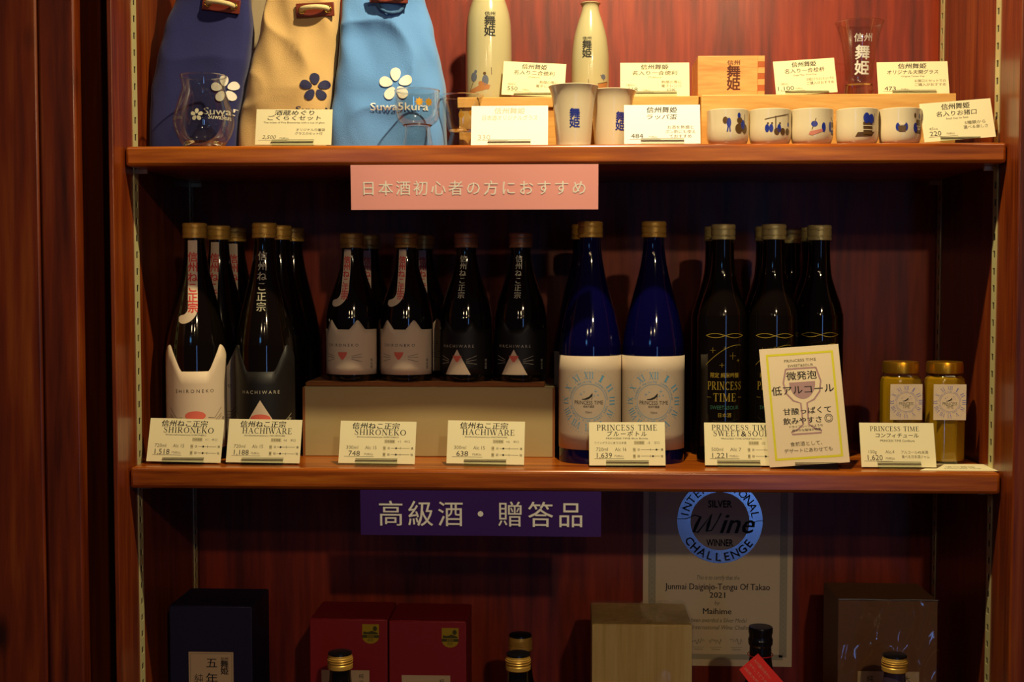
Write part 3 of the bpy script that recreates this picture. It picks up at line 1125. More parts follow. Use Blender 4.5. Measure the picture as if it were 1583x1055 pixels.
def cat_bottle(kind, big, label, loc, rz, group):
    prof = P720 if big else P300
    rf = radius_fn(prof)
    b = thing('sake_bottle', label, 'bottle', loc, rz, group)
    MB().lathe(prof, 56).build('glass_body', BOTTLE, b, smooth=50)
    if big:
        cap_mesh(b, .0162, .2925, .3125, GOLD)
    else:
        cap_mesh(b, .0162, .1805, .2005, COPPER if kind == 'black' else GOLD)
    white = kind == 'white'
    mt = LABELW if white else LABELB
    ah = 1.62
    if big:
        lab = label_patch('front_label', rf, 1.50, ears(.118, .153, .62, .30), .016, mt, b, turn=-.03)
        zt, zn, zf = .0925, .060, .016
    else:
        lab = label_patch('front_label', rf, 1.50, ears(.0705, .084, .36, .20, .0705), .0095, mt, b, turn=-.08)
        zt, zn, zf = .0495, .0345, .0095
    d = D2()
    k = 1.12 if big else 1.0
    turn = -.03 if big else -.12
    if white:
        d.text('SHIRONEKO', -.001, zt, .0042 * k, w=.046 * k, mi=0, space=1.6)
        if big:
            d.ell(0, zn, .0135, .0062, 1, 1)
            for s in (-1, 1):
                for (a, bq) in ((.066, .0535), (.058, .0495), (.055, .045)):
                    d.line([(s * .017, bq + .004), (s * .026, bq + .003), (s * .038, a + .004)], .0006, 0, 1)
        else:
            d.poly([(-.0068, zn + .0055), (.0068, zn + .0055), (.0055, zn + .001), (.0012, zn - .0045), (-.0012, zn - .0045), (-.0055, zn + .001)], 1, 1)
            for s in (-1, 1):
                for (a, bq) in ((.0375, .0345), (.0335, .0325), (.027, .0305)):
                    d.line([(s * .0125, bq), (s * .027, a)], .0005, 0, 1)
    else:
        d.text('HACHIWARE', 0, zt - .001, .0040 * k, w=.046 * k, mi=2, space=1.6)
        if big:
            d.poly([(-.040, zf + .001), (.040, zf + .001), (0, .081)], 3, 0)
            d.ell(0, zn - .003, .0135, .0055, 1, 1)
            for s in (-1, 1):
                for (a, bq) in ((.058, .0495), (.052, .045)):
                    d.line([(s * .024, bq), (s * .032, bq + .002), (s * .046, a + .004)], .0006, 2, 1)
        else:
            d.poly([(-.0185, zf + .0005), (.0185, zf + .0005), (0, .0440)], 3, 0)
            d.poly([(-.0068, zn + .001), (.0068, zn + .001), (.0050, zn - .002), (.0012, zn - .0075), (-.0012, zn - .0075), (-.0050, zn - .002)], 1, 1)
            for s in (-1, 1):
                for (a, bq) in ((.0355, .0300), (.0300, .0280), (.0240, .0262)):
                    d.line([(s * .0125, bq), (s * .027, a)], .0005, 2, 1)
        # small seal by the label's end
    d.text('純米酒', .042, .024 if not big else .05, .004, mi=0 if white else 2, rot=math.pi / 2)
    d.put('printing', [INK, SALMON, SILVINK, LABELW], lab, on_lathe(lambda z: rf(z) + .00045, turn), eps=.00010, step=.002)
    # neck writing
    if big:
        top, bot, w = .2895, .190, .0125
        zc, pitch, hh = .2735, .0133, .0118
    else:
        top, bot, w = .1785, .110, .0108
        zc, pitch, hh = .1690, .0098, .0090
    if white:
        u0 = -.003
        pts = [(u0, top - (top - bot - .012) * i / 12) for i in range(13)]
        ws = [w] * 13
        base = pts[-1][1]
        for i in range(1, 9):
            a = R(11 * i)
            pts.append((u0 - .014 * (1 - math.cos(a)) * 1.0, base - .016 * math.sin(a)))
            ws.append(w * (1 - .01 * i))
        for i, q in enumerate((.004, .0065)):
            pts.append((pts[-1][0] - .003, pts[-1][1] + .0001))
            ws.append(w * (.82, .45)[i])
        nl = sweep_label(rf, pts, ws, LABELW, b)
        d = D2()
        d.vtext('信州ねこ正宗', u0, zc, hh, pitch, 0, bold=.02)
        d.put('lettering', [RED], nl, on_lathe(lambda z: rf(z) + .0004), step=.002)
    else:
        d = D2()
        d.vtext('信州ねこ正宗', -.0005, zc + .001, hh * .95, pitch, 0, bold=.018)
        d.put('neck_lettering', [SILVINK], b, on_lathe(lambda z: rf(z) + .0001), step=.002)
    return b


def put_x(px, Y, py=600):
    return X(px, Y, py)


G_B = 'tall sake bottles in rows on the middle shelf'
w1 = cat_bottle('white', True, 'tall dark bottle with a white cat-face label, in front beside the cabinet side', (put_x(304, 1.70), 1.70, Z2), R(15), 'tall white-labelled bottles')
dup(w1, (put_x(341, 1.785), 1.785, Z2), R(2), 'tall white-labelled bottle standing second, just behind the front one')
dup(w1, (put_x(366, 1.868), 1.868, Z2), R(14), 'tall white-labelled bottle at the back of its row against the cabinet back')
b1 = cat_bottle('black', True, 'tall dark bottle with a black cat-eared label, at the front of its row', (put_x(411, 1.70), 1.70, Z2), R(4), 'tall black-labelled bottles')
dup(b1, (put_x(435, 1.785), 1.785, Z2), R(-40), 'tall black-labelled bottle standing second behind the front one')
dup(b1, (put_x(455, 1.868), 1.868, Z2), R(-30), 'tall black-labelled bottle at the back of its row, mostly hidden')

# cardboard box under the small bottles
ZB = Z(592, 1.72)
bx0, bx1 = X(470, 1.72, 650), X(856, 1.72, 650)
cb = thing('cardboard_box', 'long pale greyish cardboard box used as a riser for four small bottles', 'box', ((bx0 + bx1) / 2, 1.72, Z2), 0)
hw = (bx1 - bx0) / 2
MB().box(-hw, hw, 0, .158, 0, ZB - Z2 - .006).build('box_body', CARTON, cb, bevel=.0012)
MB().box(-hw + .002, hw - .012, 0.001, .157, ZB - Z2 - .006, ZB - Z2).build('lid_flap', CARTONE, cb, bevel=.0015)
for s in (-1, 1):
    MB().box(s * hw - .0016, s * hw + .0016, -.0006, .158, 0, ZB - Z2 - .007).build('corner_edge', CARTONE, cb)

sw = cat_bottle('white', False, 'small dark bottle with a white cat-face label, nearest the end of the cardboard box', (put_x(545, 1.76, 520), 1.76, ZB), R(-6), 'small white-labelled bottles')
dup(sw, (put_x(629, 1.76, 520), 1.76, ZB), R(-4), 'small white-labelled cat bottle beside the first black-labelled small one')
dup(sw, (put_x(571, 1.836, 520), 1.836, ZB), R(10), 'small white-labelled bottle hidden behind the outermost small one, cap showing')
dup(sw, (put_x(655, 1.836, 520), 1.836, ZB), R(12), 'small white-labelled bottle hidden behind the second small one, cap showing')
sb = cat_bottle('black', False, 'small dark bottle with white triangle on black label, next to the small white-labelled pair', (put_x(721, 1.76, 520), 1.76, ZB), R(-9), 'small black-labelled bottles')
dup(sb, (put_x(805, 1.76, 520), 1.76, ZB), R(-6), 'small dark bottle with white triangle on black label, next to the cobalt bottles')


def clock_art(d, R0, ink, cy, name_h, two_lines=False):
    rom = ['XII', 'I', 'II', 'III', 'IV', 'V', 'VI', 'VII', 'VIII', 'IX', 'X', 'XI']
    for i, s in enumerate(rom):
        a = 90 - 30 * i
        x, y = R0 * math.cos(R(a)), cy + R0 * math.sin(R(a))
        d.serif(s, x, y, R0 * .27, w=R0 * (.11 + .085 * len(s)), mi=ink, rot=R(a - 90))
    for i in range(60):
        a = R(i * 6)
        r0 = R0 * 1.22
        d.line([(r0 * math.cos(a), cy + r0 * math.sin(a)), (r0 * 1.03 * math.cos(a), cy + r0 * 1.03 * math.sin(a))], R0 * .014, ink)
    d.arc_text('SHINSHU MAIHIME JUNMAIGINJO', 0, cy, R0 * .76, R0 * .085, 90, 6.4, mi=ink)
    d.arc_text('PRINCESS TIME SWEET SAKE', 0, cy, R0 * .76, R0 * .085, 270, 6.4, mi=ink, inward=True)
    d.ring(0, cy, R0 * .66, R0 * .675, ink, 0, 60)
    # shoe and sparkles
    s = R0 * .30
    d.poly([(-.9 * s, cy + .30 * s), (-.45 * s, cy + .38 * s), (.05 * s, cy + .62 * s), (.45 * s, cy + 1.05 * s), (.52 * s, cy + .95 * s), (.40 * s, cy + .62 * s), (.12 * s, cy + .36 * s), (-.3 * s, cy + .20 * s), (-.85 * s, cy + .20 * s)], 0)
    d.line([(.46 * s, cy + .92 * s), (.40 * s, cy + .2 * s)], .06 * s, 0)
    for (x, y, q) in ((.9, 1.3, .22), (-1.0, .9, .18), (.7, .7, .12), (-.6, 1.2, .1), (1.2, .8, .12)):
        d.line([(x * s - q * s, cy + y * s), (x * s + q * s, cy + y * s)], .05 * s, ink)
        d.line([(x * s, cy + y * s - q * s), (x * s, cy + y * s + q * s)], .05 * s, ink)
    if two_lines:
        d.text('PRINCESS', 0, cy - R0 * .10, name_h, w=R0 * 1.0, mi=3)
        d.text('TIME', 0, cy - R0 * .32, name_h, w=R0 * .5, mi=3)
    else:
        d.text('PRINCESS TIME', 0, cy - R0 * .04, name_h, w=R0 * 1.12, mi=0)
        d.text('純米吟醸酒', 0, cy - R0 * .20, name_h * .6, w=R0 * .42, mi=0)
        d.text('720ml', 0, cy - R0 * .42, name_h * .5, mi=0)


def blue_bottle(label, loc, rz, group):
    k = .0405 / .039
    prof = [(r * (k if z < .2 else 1 + (k - 1) * max(0, (.28 - z) / .08)), z) for r, z in P720]
    rf = radius_fn(prof)
    b = thing('sake_bottle', label, 'bottle', loc, rz, group)
    MB().lathe(prof, 56).build('glass_body', BLUEG, b, smooth=50)
    inner = [(max(r - .004, 0), min(z + .004, .270)) for r, z in prof if z < .275]
    MB().lathe(inner + [(0, inner[-1][1])], 40).build('contents', LIQ, b, smooth=50)
    cap_mesh(b, .0165, .2925, .3135, GOLD)
    lab = label_patch('front_label', rf, 1.55, lambda t: .1395, .0185, mat('pearl_label', (190, 172, 150), .6), b)
    d = D2()
    clock_art(d, .0335, 1, .0815, .0052)
    d.put('printing', [INK, SKYINK], lab, on_lathe(lambda z: rf(z) + .00045, -.02), eps=.0001, step=.002)
    return b


bb = blue_bottle('cobalt blue bottle with a clock-face label, the one beside the cardboard box', (put_x(912, 1.70), 1.70, Z2), R(-2), 'cobalt blue bottles')
dup(bb, (put_x(1009.5, 1.70), 1.70, Z2), R(-1), 'cobalt blue bottle with a clock-face label, the one beside the dark gold-lettered bottles')
dup(bb, (put_x(901, 1.790), 1.790, Z2), R(10), 'blue bottle standing behind the cobalt one nearest the cardboard box')


def gold_bottle(label, loc, rz, group):
    rf = radius_fn(P500)
    b = thing('sake_bottle', label, 'bottle', loc, rz, group)
    MB().lathe(P500, 52).build('glass_body', BOTTLE, b, smooth=50)
    cap_mesh(b, .0160, .2895, .3095, PGOLD)
    d = D2()
    for sgn in (-1, 1):
        d.line([(-.026 + .052 * k / 16, .166 + sgn * .0028 * math.sin(math.pi * k / 16 * 2)) for k in range(17)], .0007, 0)
    d.line([(-.026 + .048 * k / 16, .128 + .026 * math.sin(math.pi * .55 * k / 16)) for k in range(17)], .0006, 0)
    d.line([(-.026 + .052 * k / 16, .046 + .002 * math.sin(math.pi * k / 8)) for k in range(17)], .0007, 0)
    for (x, y, q) in ((-.016, .147, .0035), (.010, .140, .0045), (-.004, .128, .003), (.018, .134, .002), (.0, .150, .002)):
        d.line([(x - q, y), (x + q, y)], .0004, 0)
        d.line([(x, y - q), (x, y + q)], .0004, 0)
    d.text('限定 純米吟醸', 0, .1150, .0062, w=.038, mi=0, bold=.008)
    d.serif('PRINCESS', 0, .1015, .0105, w=.046, mi=0)
    d.serif('TIME', 0, .0865, .0105, w=.030, mi=0)
    d.text('SWEET&SOUR', 0, .0735, .0052, w=.038, mi=1)
    d.text('日本酒', 0, .0635, .0052, mi=0)
    d.line([(-.024, .0865), (-.018, .0865)], .0004, 0)
    d.line([(.018, .0865), (.024, .0865)], .0004, 0)
    d.put('lettering', [GOLDINK, TEALINK], b, on_lathe(lambda z: rf(z) + .0001), step=.002)
    return b


GG = 'dark bottles with gold lettering'
gb = gold_bottle('dark gold-lettered bottle at the front, nearest the cobalt bottles, with its lettering in full view', (put_x(1116, 1.70), 1.70, Z2), R(0), GG)
for px, Y, rz, lb in ((1194, 1.70, -4, 'dark gold-lettered bottle at the front standing behind the poster, next to the fully visible one'),
                      (1264, 1.735, -6, 'dark gold-lettered bottle of the front row farthest from the cobalt bottles'),
                      (1105, 1.774, 8, 'dark bottle behind the front one nearest the cobalt bottles, cap edge showing'),
                      (1183, 1.776, 5, 'dark bottle close behind the middle front gold-lettered one'),
                      (1253, 1.812, 6, 'dark bottle close behind the last front gold-lettered one'),
                      (1221, 1.878, 20, 'dark bottle at the very back, its lower cap seen between two others')):
    dup(gb, (put_x(px, Y), Y, Z2), R(rz), lb)


# jars
def jar(label, loc, rz):
    j = thing('jelly_jar', label, 'jar', loc, rz, 'amber jelly jars')
    # chamfered square section
    def sq(a):
        c, s = abs(math.cos(a)), abs(math.sin(a))
        return min(1 / max(c, s), 1.36 / (c + s))
    h = .126
    rr = .0258
    MB().lathe([(.5 * rr, .0), (.92 * rr, .0), (rr, .003), (rr, .106), (.94 * rr, .112), (.80 * rr, .116), (.80 * rr, .124), (0, .124)], 64, sq=sq).build('glass_jar', JARG, j, smooth=30)
    MB().lathe([(.4 * rr, .004), (.93 * rr, .004), (.955 * rr, .008), (.955 * rr, .104), (.90 * rr, .110), (.74 * rr, .1135), (0, .1135)], 64, sq=sq).build('jelly', JAM, j, smooth=30)
    MB().lathe([(.0215, .1165), (.0232, .1175), (.0232, .128), (.0222, .1315), (.012, .1322), (0, .1322)], 48).build('lid', mat('gold_lid', (206, 150, 40), .3, metal=.9), j, smooth=30)
    y = -rr - .0004
    lb = thing_part = MB()
    lb.box(-.0205, .0205, y - .0003, y, .058, .104)
    L = lb.build('front_label', LABELW, j, smooth=0)
    d = D2()
    clock_art(d, .0182, 1, .081, .0042, two_lines=True)
    d.put('printing', [INK, VIOINK, INK, INKG], L, on_plane(y - .0003), eps=.0001)
    return j


j1 = jar('amber jelly jar with gold lid, the one behind the price card', (put_x(1392, 1.70), 1.70, Z2), R(2))
dup(j1, (put_x(1460, 1.70), 1.70, Z2), R(-1), 'amber jelly jar with gold lid, the one nearest the cabinet side')


# ------------------------------------------------------------------ top shelf: cloth bags
def bag(label, cat_label, rows, Y0, depth, mt, seed, art, art_mats, group, fold=.006, patch=None, cord_shadow=None):
    """rows: (py, px_left, px_right) outline in the photograph, top row last"""
    pts = []
    for py, a, b in rows:
        A, B = W(a, py, Y0), W(b, py, Y0)
        pts.append((A.z, A.x, B.x))
    z0 = pts[0][0]
    cx = (pts[0][1] + pts[0][2]) / 2
    root = thing('drawstring_bag', label, 'bag', (cx, Y0, Z1), 0, group)
    n, m_ = 128, 110
    zs0, zs1 = Z1, pts[-1][0]

    def at(z):
        if z <= pts[0][0]:
            return pts[0][1], pts[0][2]
        for p, q in zip(pts, pts[1:]):
            if p[0] <= z <= q[0]:
                t = (z - p[0]) / (q[0] - p[0])
                t = t * t * (3 - 2 * t) * .5 + t * .5
                return p[1] + (q[1] - p[1]) * t, p[2] + (q[2] - p[2]) * t
        return pts[-1][1], pts[-1][2]
    vs, fs = [], []
    for j in range(m_ + 1):
        t = j / m_
        z = zs0 + (zs1 - zs0) * t
        a, b = at(z)
        hw_, c = (b - a) / 2, (a + b) / 2 - cx
        dp = depth * (1 - .72 * t ** 1.15) / 2
        e = 4.5 - 2.3 * t
        for k in range(n):
            th = 2 * math.pi * k / n
            s, co = math.sin(th), math.cos(th)
            x = hw_ * math.copysign(abs(s) ** (2 / e), s)
            y = -dp * math.copysign(abs(co) ** (2 / e), co)
            nz = noise.noise(Vector((x * 16 + seed, y * 9, z * 9 + seed * 2)))
            n2 = noise.noise(Vector((x * 34 + seed * 3 + z * 14, y * 20, z * 12)))
            cr = 1 - abs(noise.noise(Vector((x * 11 - z * 7 + seed * 5, seed, z * 10 + x * 6)))) * 2.2
            amp = fold * min(1, .15 + t * 3)
            y += amp * (nz * 1.3 + n2 * .6 + max(0, cr) ** 2 * -.55) * (1 if co > 0 else .5)
            x += amp * .2 * n2
            vs.append((x + c, y, z - Z1))
    for j in range(m_):
        for k in range(n):
            p, q = j * n + k, j * n + (k + 1) % n
            fs.append((p, q, q + n, p + n))
    fs.append(tuple(reversed(range(n))))
    mm = MB().add(vs, fs)
    body = mm.build('bag_body', mt, root, smooth=70)
    sd = body.modifiers.new('thickness', 'SOLIDIFY')
    sd.thickness = .0015
    bvh = BVHTree.FromPolygons([Vector(v) for v in vs], fs)

    def proj(u, v, e):
        h = bvh.ray_cast(Vector((u, -1, v)), Vector((0, 1, 0)))
        if h[0] is None:
            return None
        return h[0] + Vector((0, -e - .0011, 0))
    fx, fz = (lambda px: W(px, 140, Y0 - depth * .38).x - cx), (lambda py: W(400, py, Y0 - depth * .38).z - Z1)
    for nm, fn in zip(('flower_print', 'lettering'), art):
        d = D2()
        fn(d, fx, fz, abs(fx(400) - fx(300)) / 100)
        d.put(nm, art_mats, body, proj, eps=.0004, step=.003, vstep=.003)
    if patch:
        (pa, pb, ang) = patch[:3]
        px, pz = X(pa, Y0 - .03, 10) - cx, Z(pb, Y0 - .03, pa) - Z1
        p = proj(px, pz, 0)
        Mp = Matrix.Translation(p + Vector((0, -.0022, 0))) @ Matrix.Rotation(ang, 4, 'Y')
        q = MB().box(-.025, .025, -.001, .0022, -.009, .009, M=Mp)
        lp = q.build('leather_patch', LEATHER, root, bevel=.0008)
        for s in (-1, 1):
            ring = [Mp @ Vector((s * .017 + .0042 * math.cos(2 * math.pi * k / 16), -.0016, .0042 * math.sin(2 * math.pi * k / 16))) for k in range(16)]
            MB().tube(ring, .0010, 8, closed=True).build('eyelet', BRASS, lp)
        arc = [Mp @ Vector((.017 * math.cos(math.pi * k / 12), -.0030 - .0085 * math.sin(math.pi * k / 12), .0015 * math.sin(math.pi * k / 12))) for k in range(13)]
        MB().tube(arc, .0032, 10).build('rope', ROPE, root, smooth=60)
    if cord_shadow:
        P = [(W(a, b, Y0 - .045).x - cx, W(a, b, Y0 - .045).z - Z1) for a, b in cord_shadow]
        pts3 = []
        for i, (u, v) in enumerate(P):
            q = proj(u, v, .003)
            pts3.append(q)
        MB().tube(pts3, .0022, 8).build('cord_shadow_loop', CORDSHADE, root, smooth=60)  # dark loop of rope shadow, shaped as a cord on the cloth
    return root


art_navy = [lambda d, ux, uz, k: d.flower(ux(349), uz(138), 21 * k, 0, rot=.08), lambda d, ux, uz, k: d.text('Suwa5kura', ux(360), uz(173), 11 * k, w=86 * k, bold=.012, rot=-.03)]
art_beige = [lambda d, ux, uz, k: d.flower(ux(489), uz(137), 22 * k, 0, rot=.05), lambda d, ux, uz, k: d.text('Suwa5kura', ux(504), uz(172), 11 * k, w=86 * k, bold=.012)]
art_sky = [lambda d, ux, uz, k: d.flower(ux(613), uz(133), 26 * k, 0, rot=.05), lambda d, ux, uz, k: d.text('Suwa5kura', ux(618.5), uz(167), 12 * k, w=87 * k, bold=.014)]
GB = 'drawstring cloth bags'
bag('navy blue drawstring cloth bag with white flower print, beside the cabinet side', '', [(222, 238, 372), (190, 237, 372), (140, 239, 380), (100, 246, 388), (50, 257, 392), (0, 274, 388), (-60, 290, 376), (-110, 292, 372)],
    1.716, .075, NAVYC, 1.3, art_navy, [WHITE], GB, fold=.006, patch=(340, 6, R(8)))
bag('beige drawstring cloth bag with navy flower print, between the two blue bags', '', [(222, 375, 511), (190, 375, 512), (150, 380, 518), (100, 391, 522), (50, 405, 526), (0, 418, 526), (-60, 430, 520), (-110, 428, 520)],
    1.722, .085, BEIGEC, 4.1, art_beige, [NAVYINK], GB, fold=.012, patch=(487, 15, R(-2)))
bag('light blue drawstring cloth bag with white flower print, beside the tall porcelain flask', '', [(222, 514, 690), (190, 516, 689), (140, 521, 687), (100, 525, 681), (50, 529, 669), (0, 530, 655), (-60, 545, 640), (-110, 545, 640)],
    1.722, .085, SKYC, 8.7, art_sky, [WHITE], GB, fold=.013, patch=(602, -5, R(2)),
    cord_shadow=[(581, -6), (583, 4), (588, 12), (597, 17), (606, 18), (615, 15), (622, 7), (626, -6)])
# pale pouch seen in the gap between the navy and beige bags
pb_ = thing('paper_bag', 'pale greyish paper bag glimpsed behind the gap between the navy and beige bags', 'bag', (X(404, 1.862, 50), 1.862, Z1))
pw = .04
MB().add([(-pw, 0, 0), (pw, 0, 0), (pw, .05, 0), (-pw, .05, 0), (-pw * .9, .01, .34), (pw * .9, .01, .34), (pw * .9, .03, .34), (-pw * .9, .03, .34), (0, .006, 0), (0, .002, .34)],
         [(0, 8, 9, 4), (8, 1, 5, 9), (1, 2, 6, 5), (2, 3, 7, 6), (3, 0, 4, 7), (3, 2, 1, 8, 0), (4, 9, 5, 6, 7)]).build('bag_sheet', mat('grey_paper', (176, 160, 130), .8), pb_, smooth=0)


# ------------------------------------------------------------------ top shelf: glasses, cups, flasks
def glassware(name, label, cat, loc, outer, wall=.0016, floor=.006, rz=0.0, art=None, art_mats=None, mt=None, group=None, base0=0.0005):
    g = thing(name, label, cat, loc, rz, group)
    inner = [(max(r - wall, 0.001), z) for r, z in outer if z > floor]
    inner[0] = (inner[0][0] * .9, inner[0][1])
    prof = outer + [(outer[-1][0] - wall * .5, outer[-1][1] + wall * .35)] + list(reversed(inner)) + [(0, floor)]
    MB().lathe(prof, 56).build('body', mt or GLASS, g, smooth=45)
    if (mt or GLASS) is GLASS:
        MB().lathe([(r - .0006, z) for r, z in outer if base0 < z < floor - .0008 and r > .002] + [(0, floor - .0008)], 48).build('thick_base', GLASSB, g, smooth=45)
        rr_, zr_ = outer[-1]
        MB().tube([((rr_ - wall * .4) * math.cos(2 * math.pi * i / 48), (rr_ - wall * .4) * math.sin(2 * math.pi * i / 48), zr_ + .0006) for i in range(48)], .0009, 8, closed=True).build('rim', GLASSB, g, smooth=60)
    for fn in (art if isinstance(art, list) else [art] if art else []):
        d = D2()
        fn(d)
        d.put('printing', art_mats, g, on_lathe(radius_fn(outer)), eps=.0002, step=.002)
    return g


YT = 1.665
pt = smooth_prof([(0, 0), (.0225, 0), (.0255, .002), (.0335, .014), (.0378, .028), (.0375, .040), (.0325, .058), (.0275, .073), (.0270, .080), (.0292, .0905)], 4)


art_tumbler = [lambda d: d.text('Gokuraku', -.032, .0365, .0055, w=.026, bold=.01), lambda d: d.flower(.002, .038, .0078, 0), lambda d: d.text('Suwa5kura', .034, .0365, .0062, w=.036, bold=.01)]
glassware('glass_tumbler', 'clear tulip-shaped glass tumbler with printed flower, before the navy bag', 'glass', (X(315, 1.637, 200), 1.637, Z1), pt, art=art_tumbler, art_mats=[SILVINK], floor=.009)

pg = smooth_prof([(0, 0), (.0200, 0), (.0203, .002), (.0178, .015), (.0165, .024), (.0185, .027), (.0235, .031), (.0272, .037), (.0285, .045), (.0286, .0705)], 3)


def art_star(d, x=.006):
    if True:
        d.ell(x, .054, .0042, .0042, 0, n=10)
        for k in range(8):
            a = k * math.pi / 4
            d.line([(x, .054), (x + .0055 * math.cos(a), .054 + .0055 * math.sin(a))], .0012, 0)


glassware('sake_glass', 'short-footed clear sake glass with gold flowers, before the light blue bag', 'glass', (X(645, 1.640, 200), 1.640, Z1), pg, art=[art_star, lambda d: art_star(d, .0185)], art_mats=[GOLDLEAF], floor=.030, group='footed sake glasses', base0=.024)
pg2 = smooth_prof([(0, 0), (.0200, 0), (.0203, .002), (.0165, .018), (.0150, .024), (.0175, .028), (.0200, .040), (.0235, .056), (.0285, .0715)], 3)
glassware('sake_glass', 'flared clear sake glass with a gold leaf mark, beside the wooden riser', 'glass', (X(713, YT + .02, 200), YT + .030, Z1), pg2, art=[lambda d: [d.ell(.001, .045, .004, .004, 0, n=5), d.line([(.001, .052), (.001, .036)], .001, 0)], lambda d: d.ell(.014, .048, .003, .0035, 0, n=6)],
          art_mats=[GOLDLEAF], floor=.030, group='footed sake glasses', base0=.024)

# wooden risers
YR = 1.715
ZR = Z(150, YR)


def riser(px0, px1, label, ztop, parts):
    x0, x1 = X(px0, YR, 180), X(px1, YR, 180)
    r = thing('wooden_riser', label, 'riser', ((x0 + x1) / 2, YR, Z1), 0, 'pale wooden risers on the top shelf')
    w, h = x1 - x0, ztop - Z1
    MB().box(-w / 2, w / 2, 0, .16, h - .014, h).build('top_board', M_PALE, r, bevel=.001)
    MB().box(-w / 2 + .002, w / 2 - .002, .003, .012, 0, h - .0145).build('front_board', M_PALE, r, bevel=.001)
    for s in (-1, 1):
        MB().box(s * (w / 2 - .008) - .006, s * (w / 2 - .008) + .006, .013, .158, 0, h - .0145).build('end_board', M_PALE, r, bevel=.001)
    return r


riser(707, 1080, 'pale wooden riser under the porcelain flasks', ZR, 1)
x0, x1 = X(1084, YR - .01, 180), X(1478, YR - .01, 180)
ZR2 = Z(148.5, YR - .01)
r2 = thing('wooden_riser', 'long pale wooden box riser behind the row of small cups', 'riser', ((x0 + x1) / 2, YR - .01, Z1), 0, 'pale wooden risers on the top shelf')
MB().box(-(x1 - x0) / 2, (x1 - x0) / 2, 0, .165, 0, ZR2 - Z1).build('block', M_PALE, r2, bevel=.001)


def stamp(d, cx, top, k, mi=0, lay=0, small=True):
    """the small place name over two heavy brush characters"""
    if small:
        d.text('信州', cx, top - .20 * k, .30 * k, w=.80 * k, mi=mi, lay=lay, bold=.018)
    d.text('舞', cx, top - .78 * k, .74 * k, w=.84 * k, mi=mi, lay=lay, bold=.022)
    d.text('姫', cx, top - 1.56 * k, .74 * k, w=.84 * k, mi=mi, lay=lay, bold=.022)


def flask_art(z0, s, top, k, cx=0.0):
    def f(d):
        stamp(d, cx + .004, top, k)
        # workers round a wooden tub
        for ox in (-.006, .062, -.062):
            d.poly([(ox - .020, z0), (ox + .004, z0 + .009), (ox + .012, z0 + .006), (ox + .010, z0 + .001), (ox - .018, z0 - .004)], 2)
            d.ell(ox - .012, z0 + .018, .0050, .0062, 1)
            d.ell(ox - .009, z0 + .025, .0024, .0024, 1, n=8)
            d.ell(ox + .005, z0 + .013, .0045, .0070, 1)
            d.ell(ox + .004, z0 + .022, .0022, .0022, 3, n=8)
            d.line([(ox - .020, z0 - .001), (ox - .012, z0 + .013)], .0008, 3)
            d.ell(ox - .001, z0 + .009, .0040, .0030, 2)
            d.line([(ox + .013, z0 + .030), (ox + .0135, z0 + .020)], .0008, 3)
    return f


YK = 1.79
pk1 = smooth_prof([(0, 0), (.0265, 0), (.0298, .002), (.0315, .012), (.0318, .060), (.0310, .100), (.0285, .122), (.0225, .142), (.0165, .158), (.0140, .172), (.0150, .184), (.0172, .188)], 3)
glassware('porcelain_flask', 'large ivory porcelain sake flask with black brush characters, beside the light blue bag', 'flask', (X(755.5, YK, 80), YK, ZR), pk1, wall=.003, floor=.006, mt=IVORY,
          art=flask_art(.016, 1, .122, .0175, .001), art_mats=[INK, SLATE, OCHRE, BROWNINK], rz=R(-3))
pk2 = smooth_prof([(0, 0), (.0215, 0), (.0240, .002), (.0258, .012), (.0262, .040), (.0255, .066), (.0225, .090), (.0172, .110), (.0135, .121), (.0116, .129), (.0120, .1335), (.0140, .1360)], 3)


def art_small_flask(d):
    stamp(d, -.0050, .0885, .0150)
    z0 = .016
    d.poly([(.010, z0 + .008), (.028, z0 + .012), (.024, z0 - .006), (.012, z0 - .006)], 2)
    d.line([(.010, z0 + .008), (.028, z0 + .012)], .0010, 3)
    d.line([(.014, z0 + .020), (.020, z0 + .013)], .0008, 3)
    d.ell(.019, z0 + .018, .0040, .0034, 1)
    for x in (-.018, -.010, -.026):
        d.ell(x, z0 + .001, .003, .0045, 1)
        d.ell(x, z0 + .007, .0018, .0018, 3, n=8)
    d.line([(-.003, z0 + .014), (-.002, z0 + .004)], .0007, 3)


glassware('porcelain_flask', 'small ivory porcelain sake flask with black brush characters, behind the two trumpet cups', 'flask', (X(912.5, YK, 80), YK, ZR), pk2, wall=.0026, floor=.006, mt=IVORY,
          art=art_small_flask, art_mats=[INK, SLATE, OCHRE, BROWNINK])

# trumpet cups
pc = smooth_prof([(0, 0), (.0205, 0), (.0218, .002), (.0232, .020), (.0252, .045), (.0280, .066), (.0318, .0760)], 3)
pc = [(r, z) for r, z in pc]


def art_cup(d):
    stamp(d, .0015, .052, .0150, small=False)


glassware('trumpet_cup', 'flared white porcelain cup with blue brush characters, in front of the other', 'cup', (X(886.5, 1.648, 180), 1.648, Z1), pc, wall=.002, floor=.004, mt=PORC, art=art_cup, art_mats=[BLUEINK], group='flared porcelain cups')
tc2 = glassware('trumpet_cup', 'flared white porcelain cup standing behind, next to the overexposed price card', 'cup', (X(945.5, 1.682, 180), 1.682, Z1), [(r * .99, z * .985) for r, z in pc], wall=.002, floor=.004, mt=PORC, art=art_cup, art_mats=[BLUEINK], group='flared porcelain cups', rz=R(22))

# flared tall glass on the riser
pf = smooth_prof([(0, 0), (.0200, 0), (.0205, .002), (.0185, .020), (.0188, .034), (.0212, .058), (.0255, .082), (.0318, .1020)], 4)


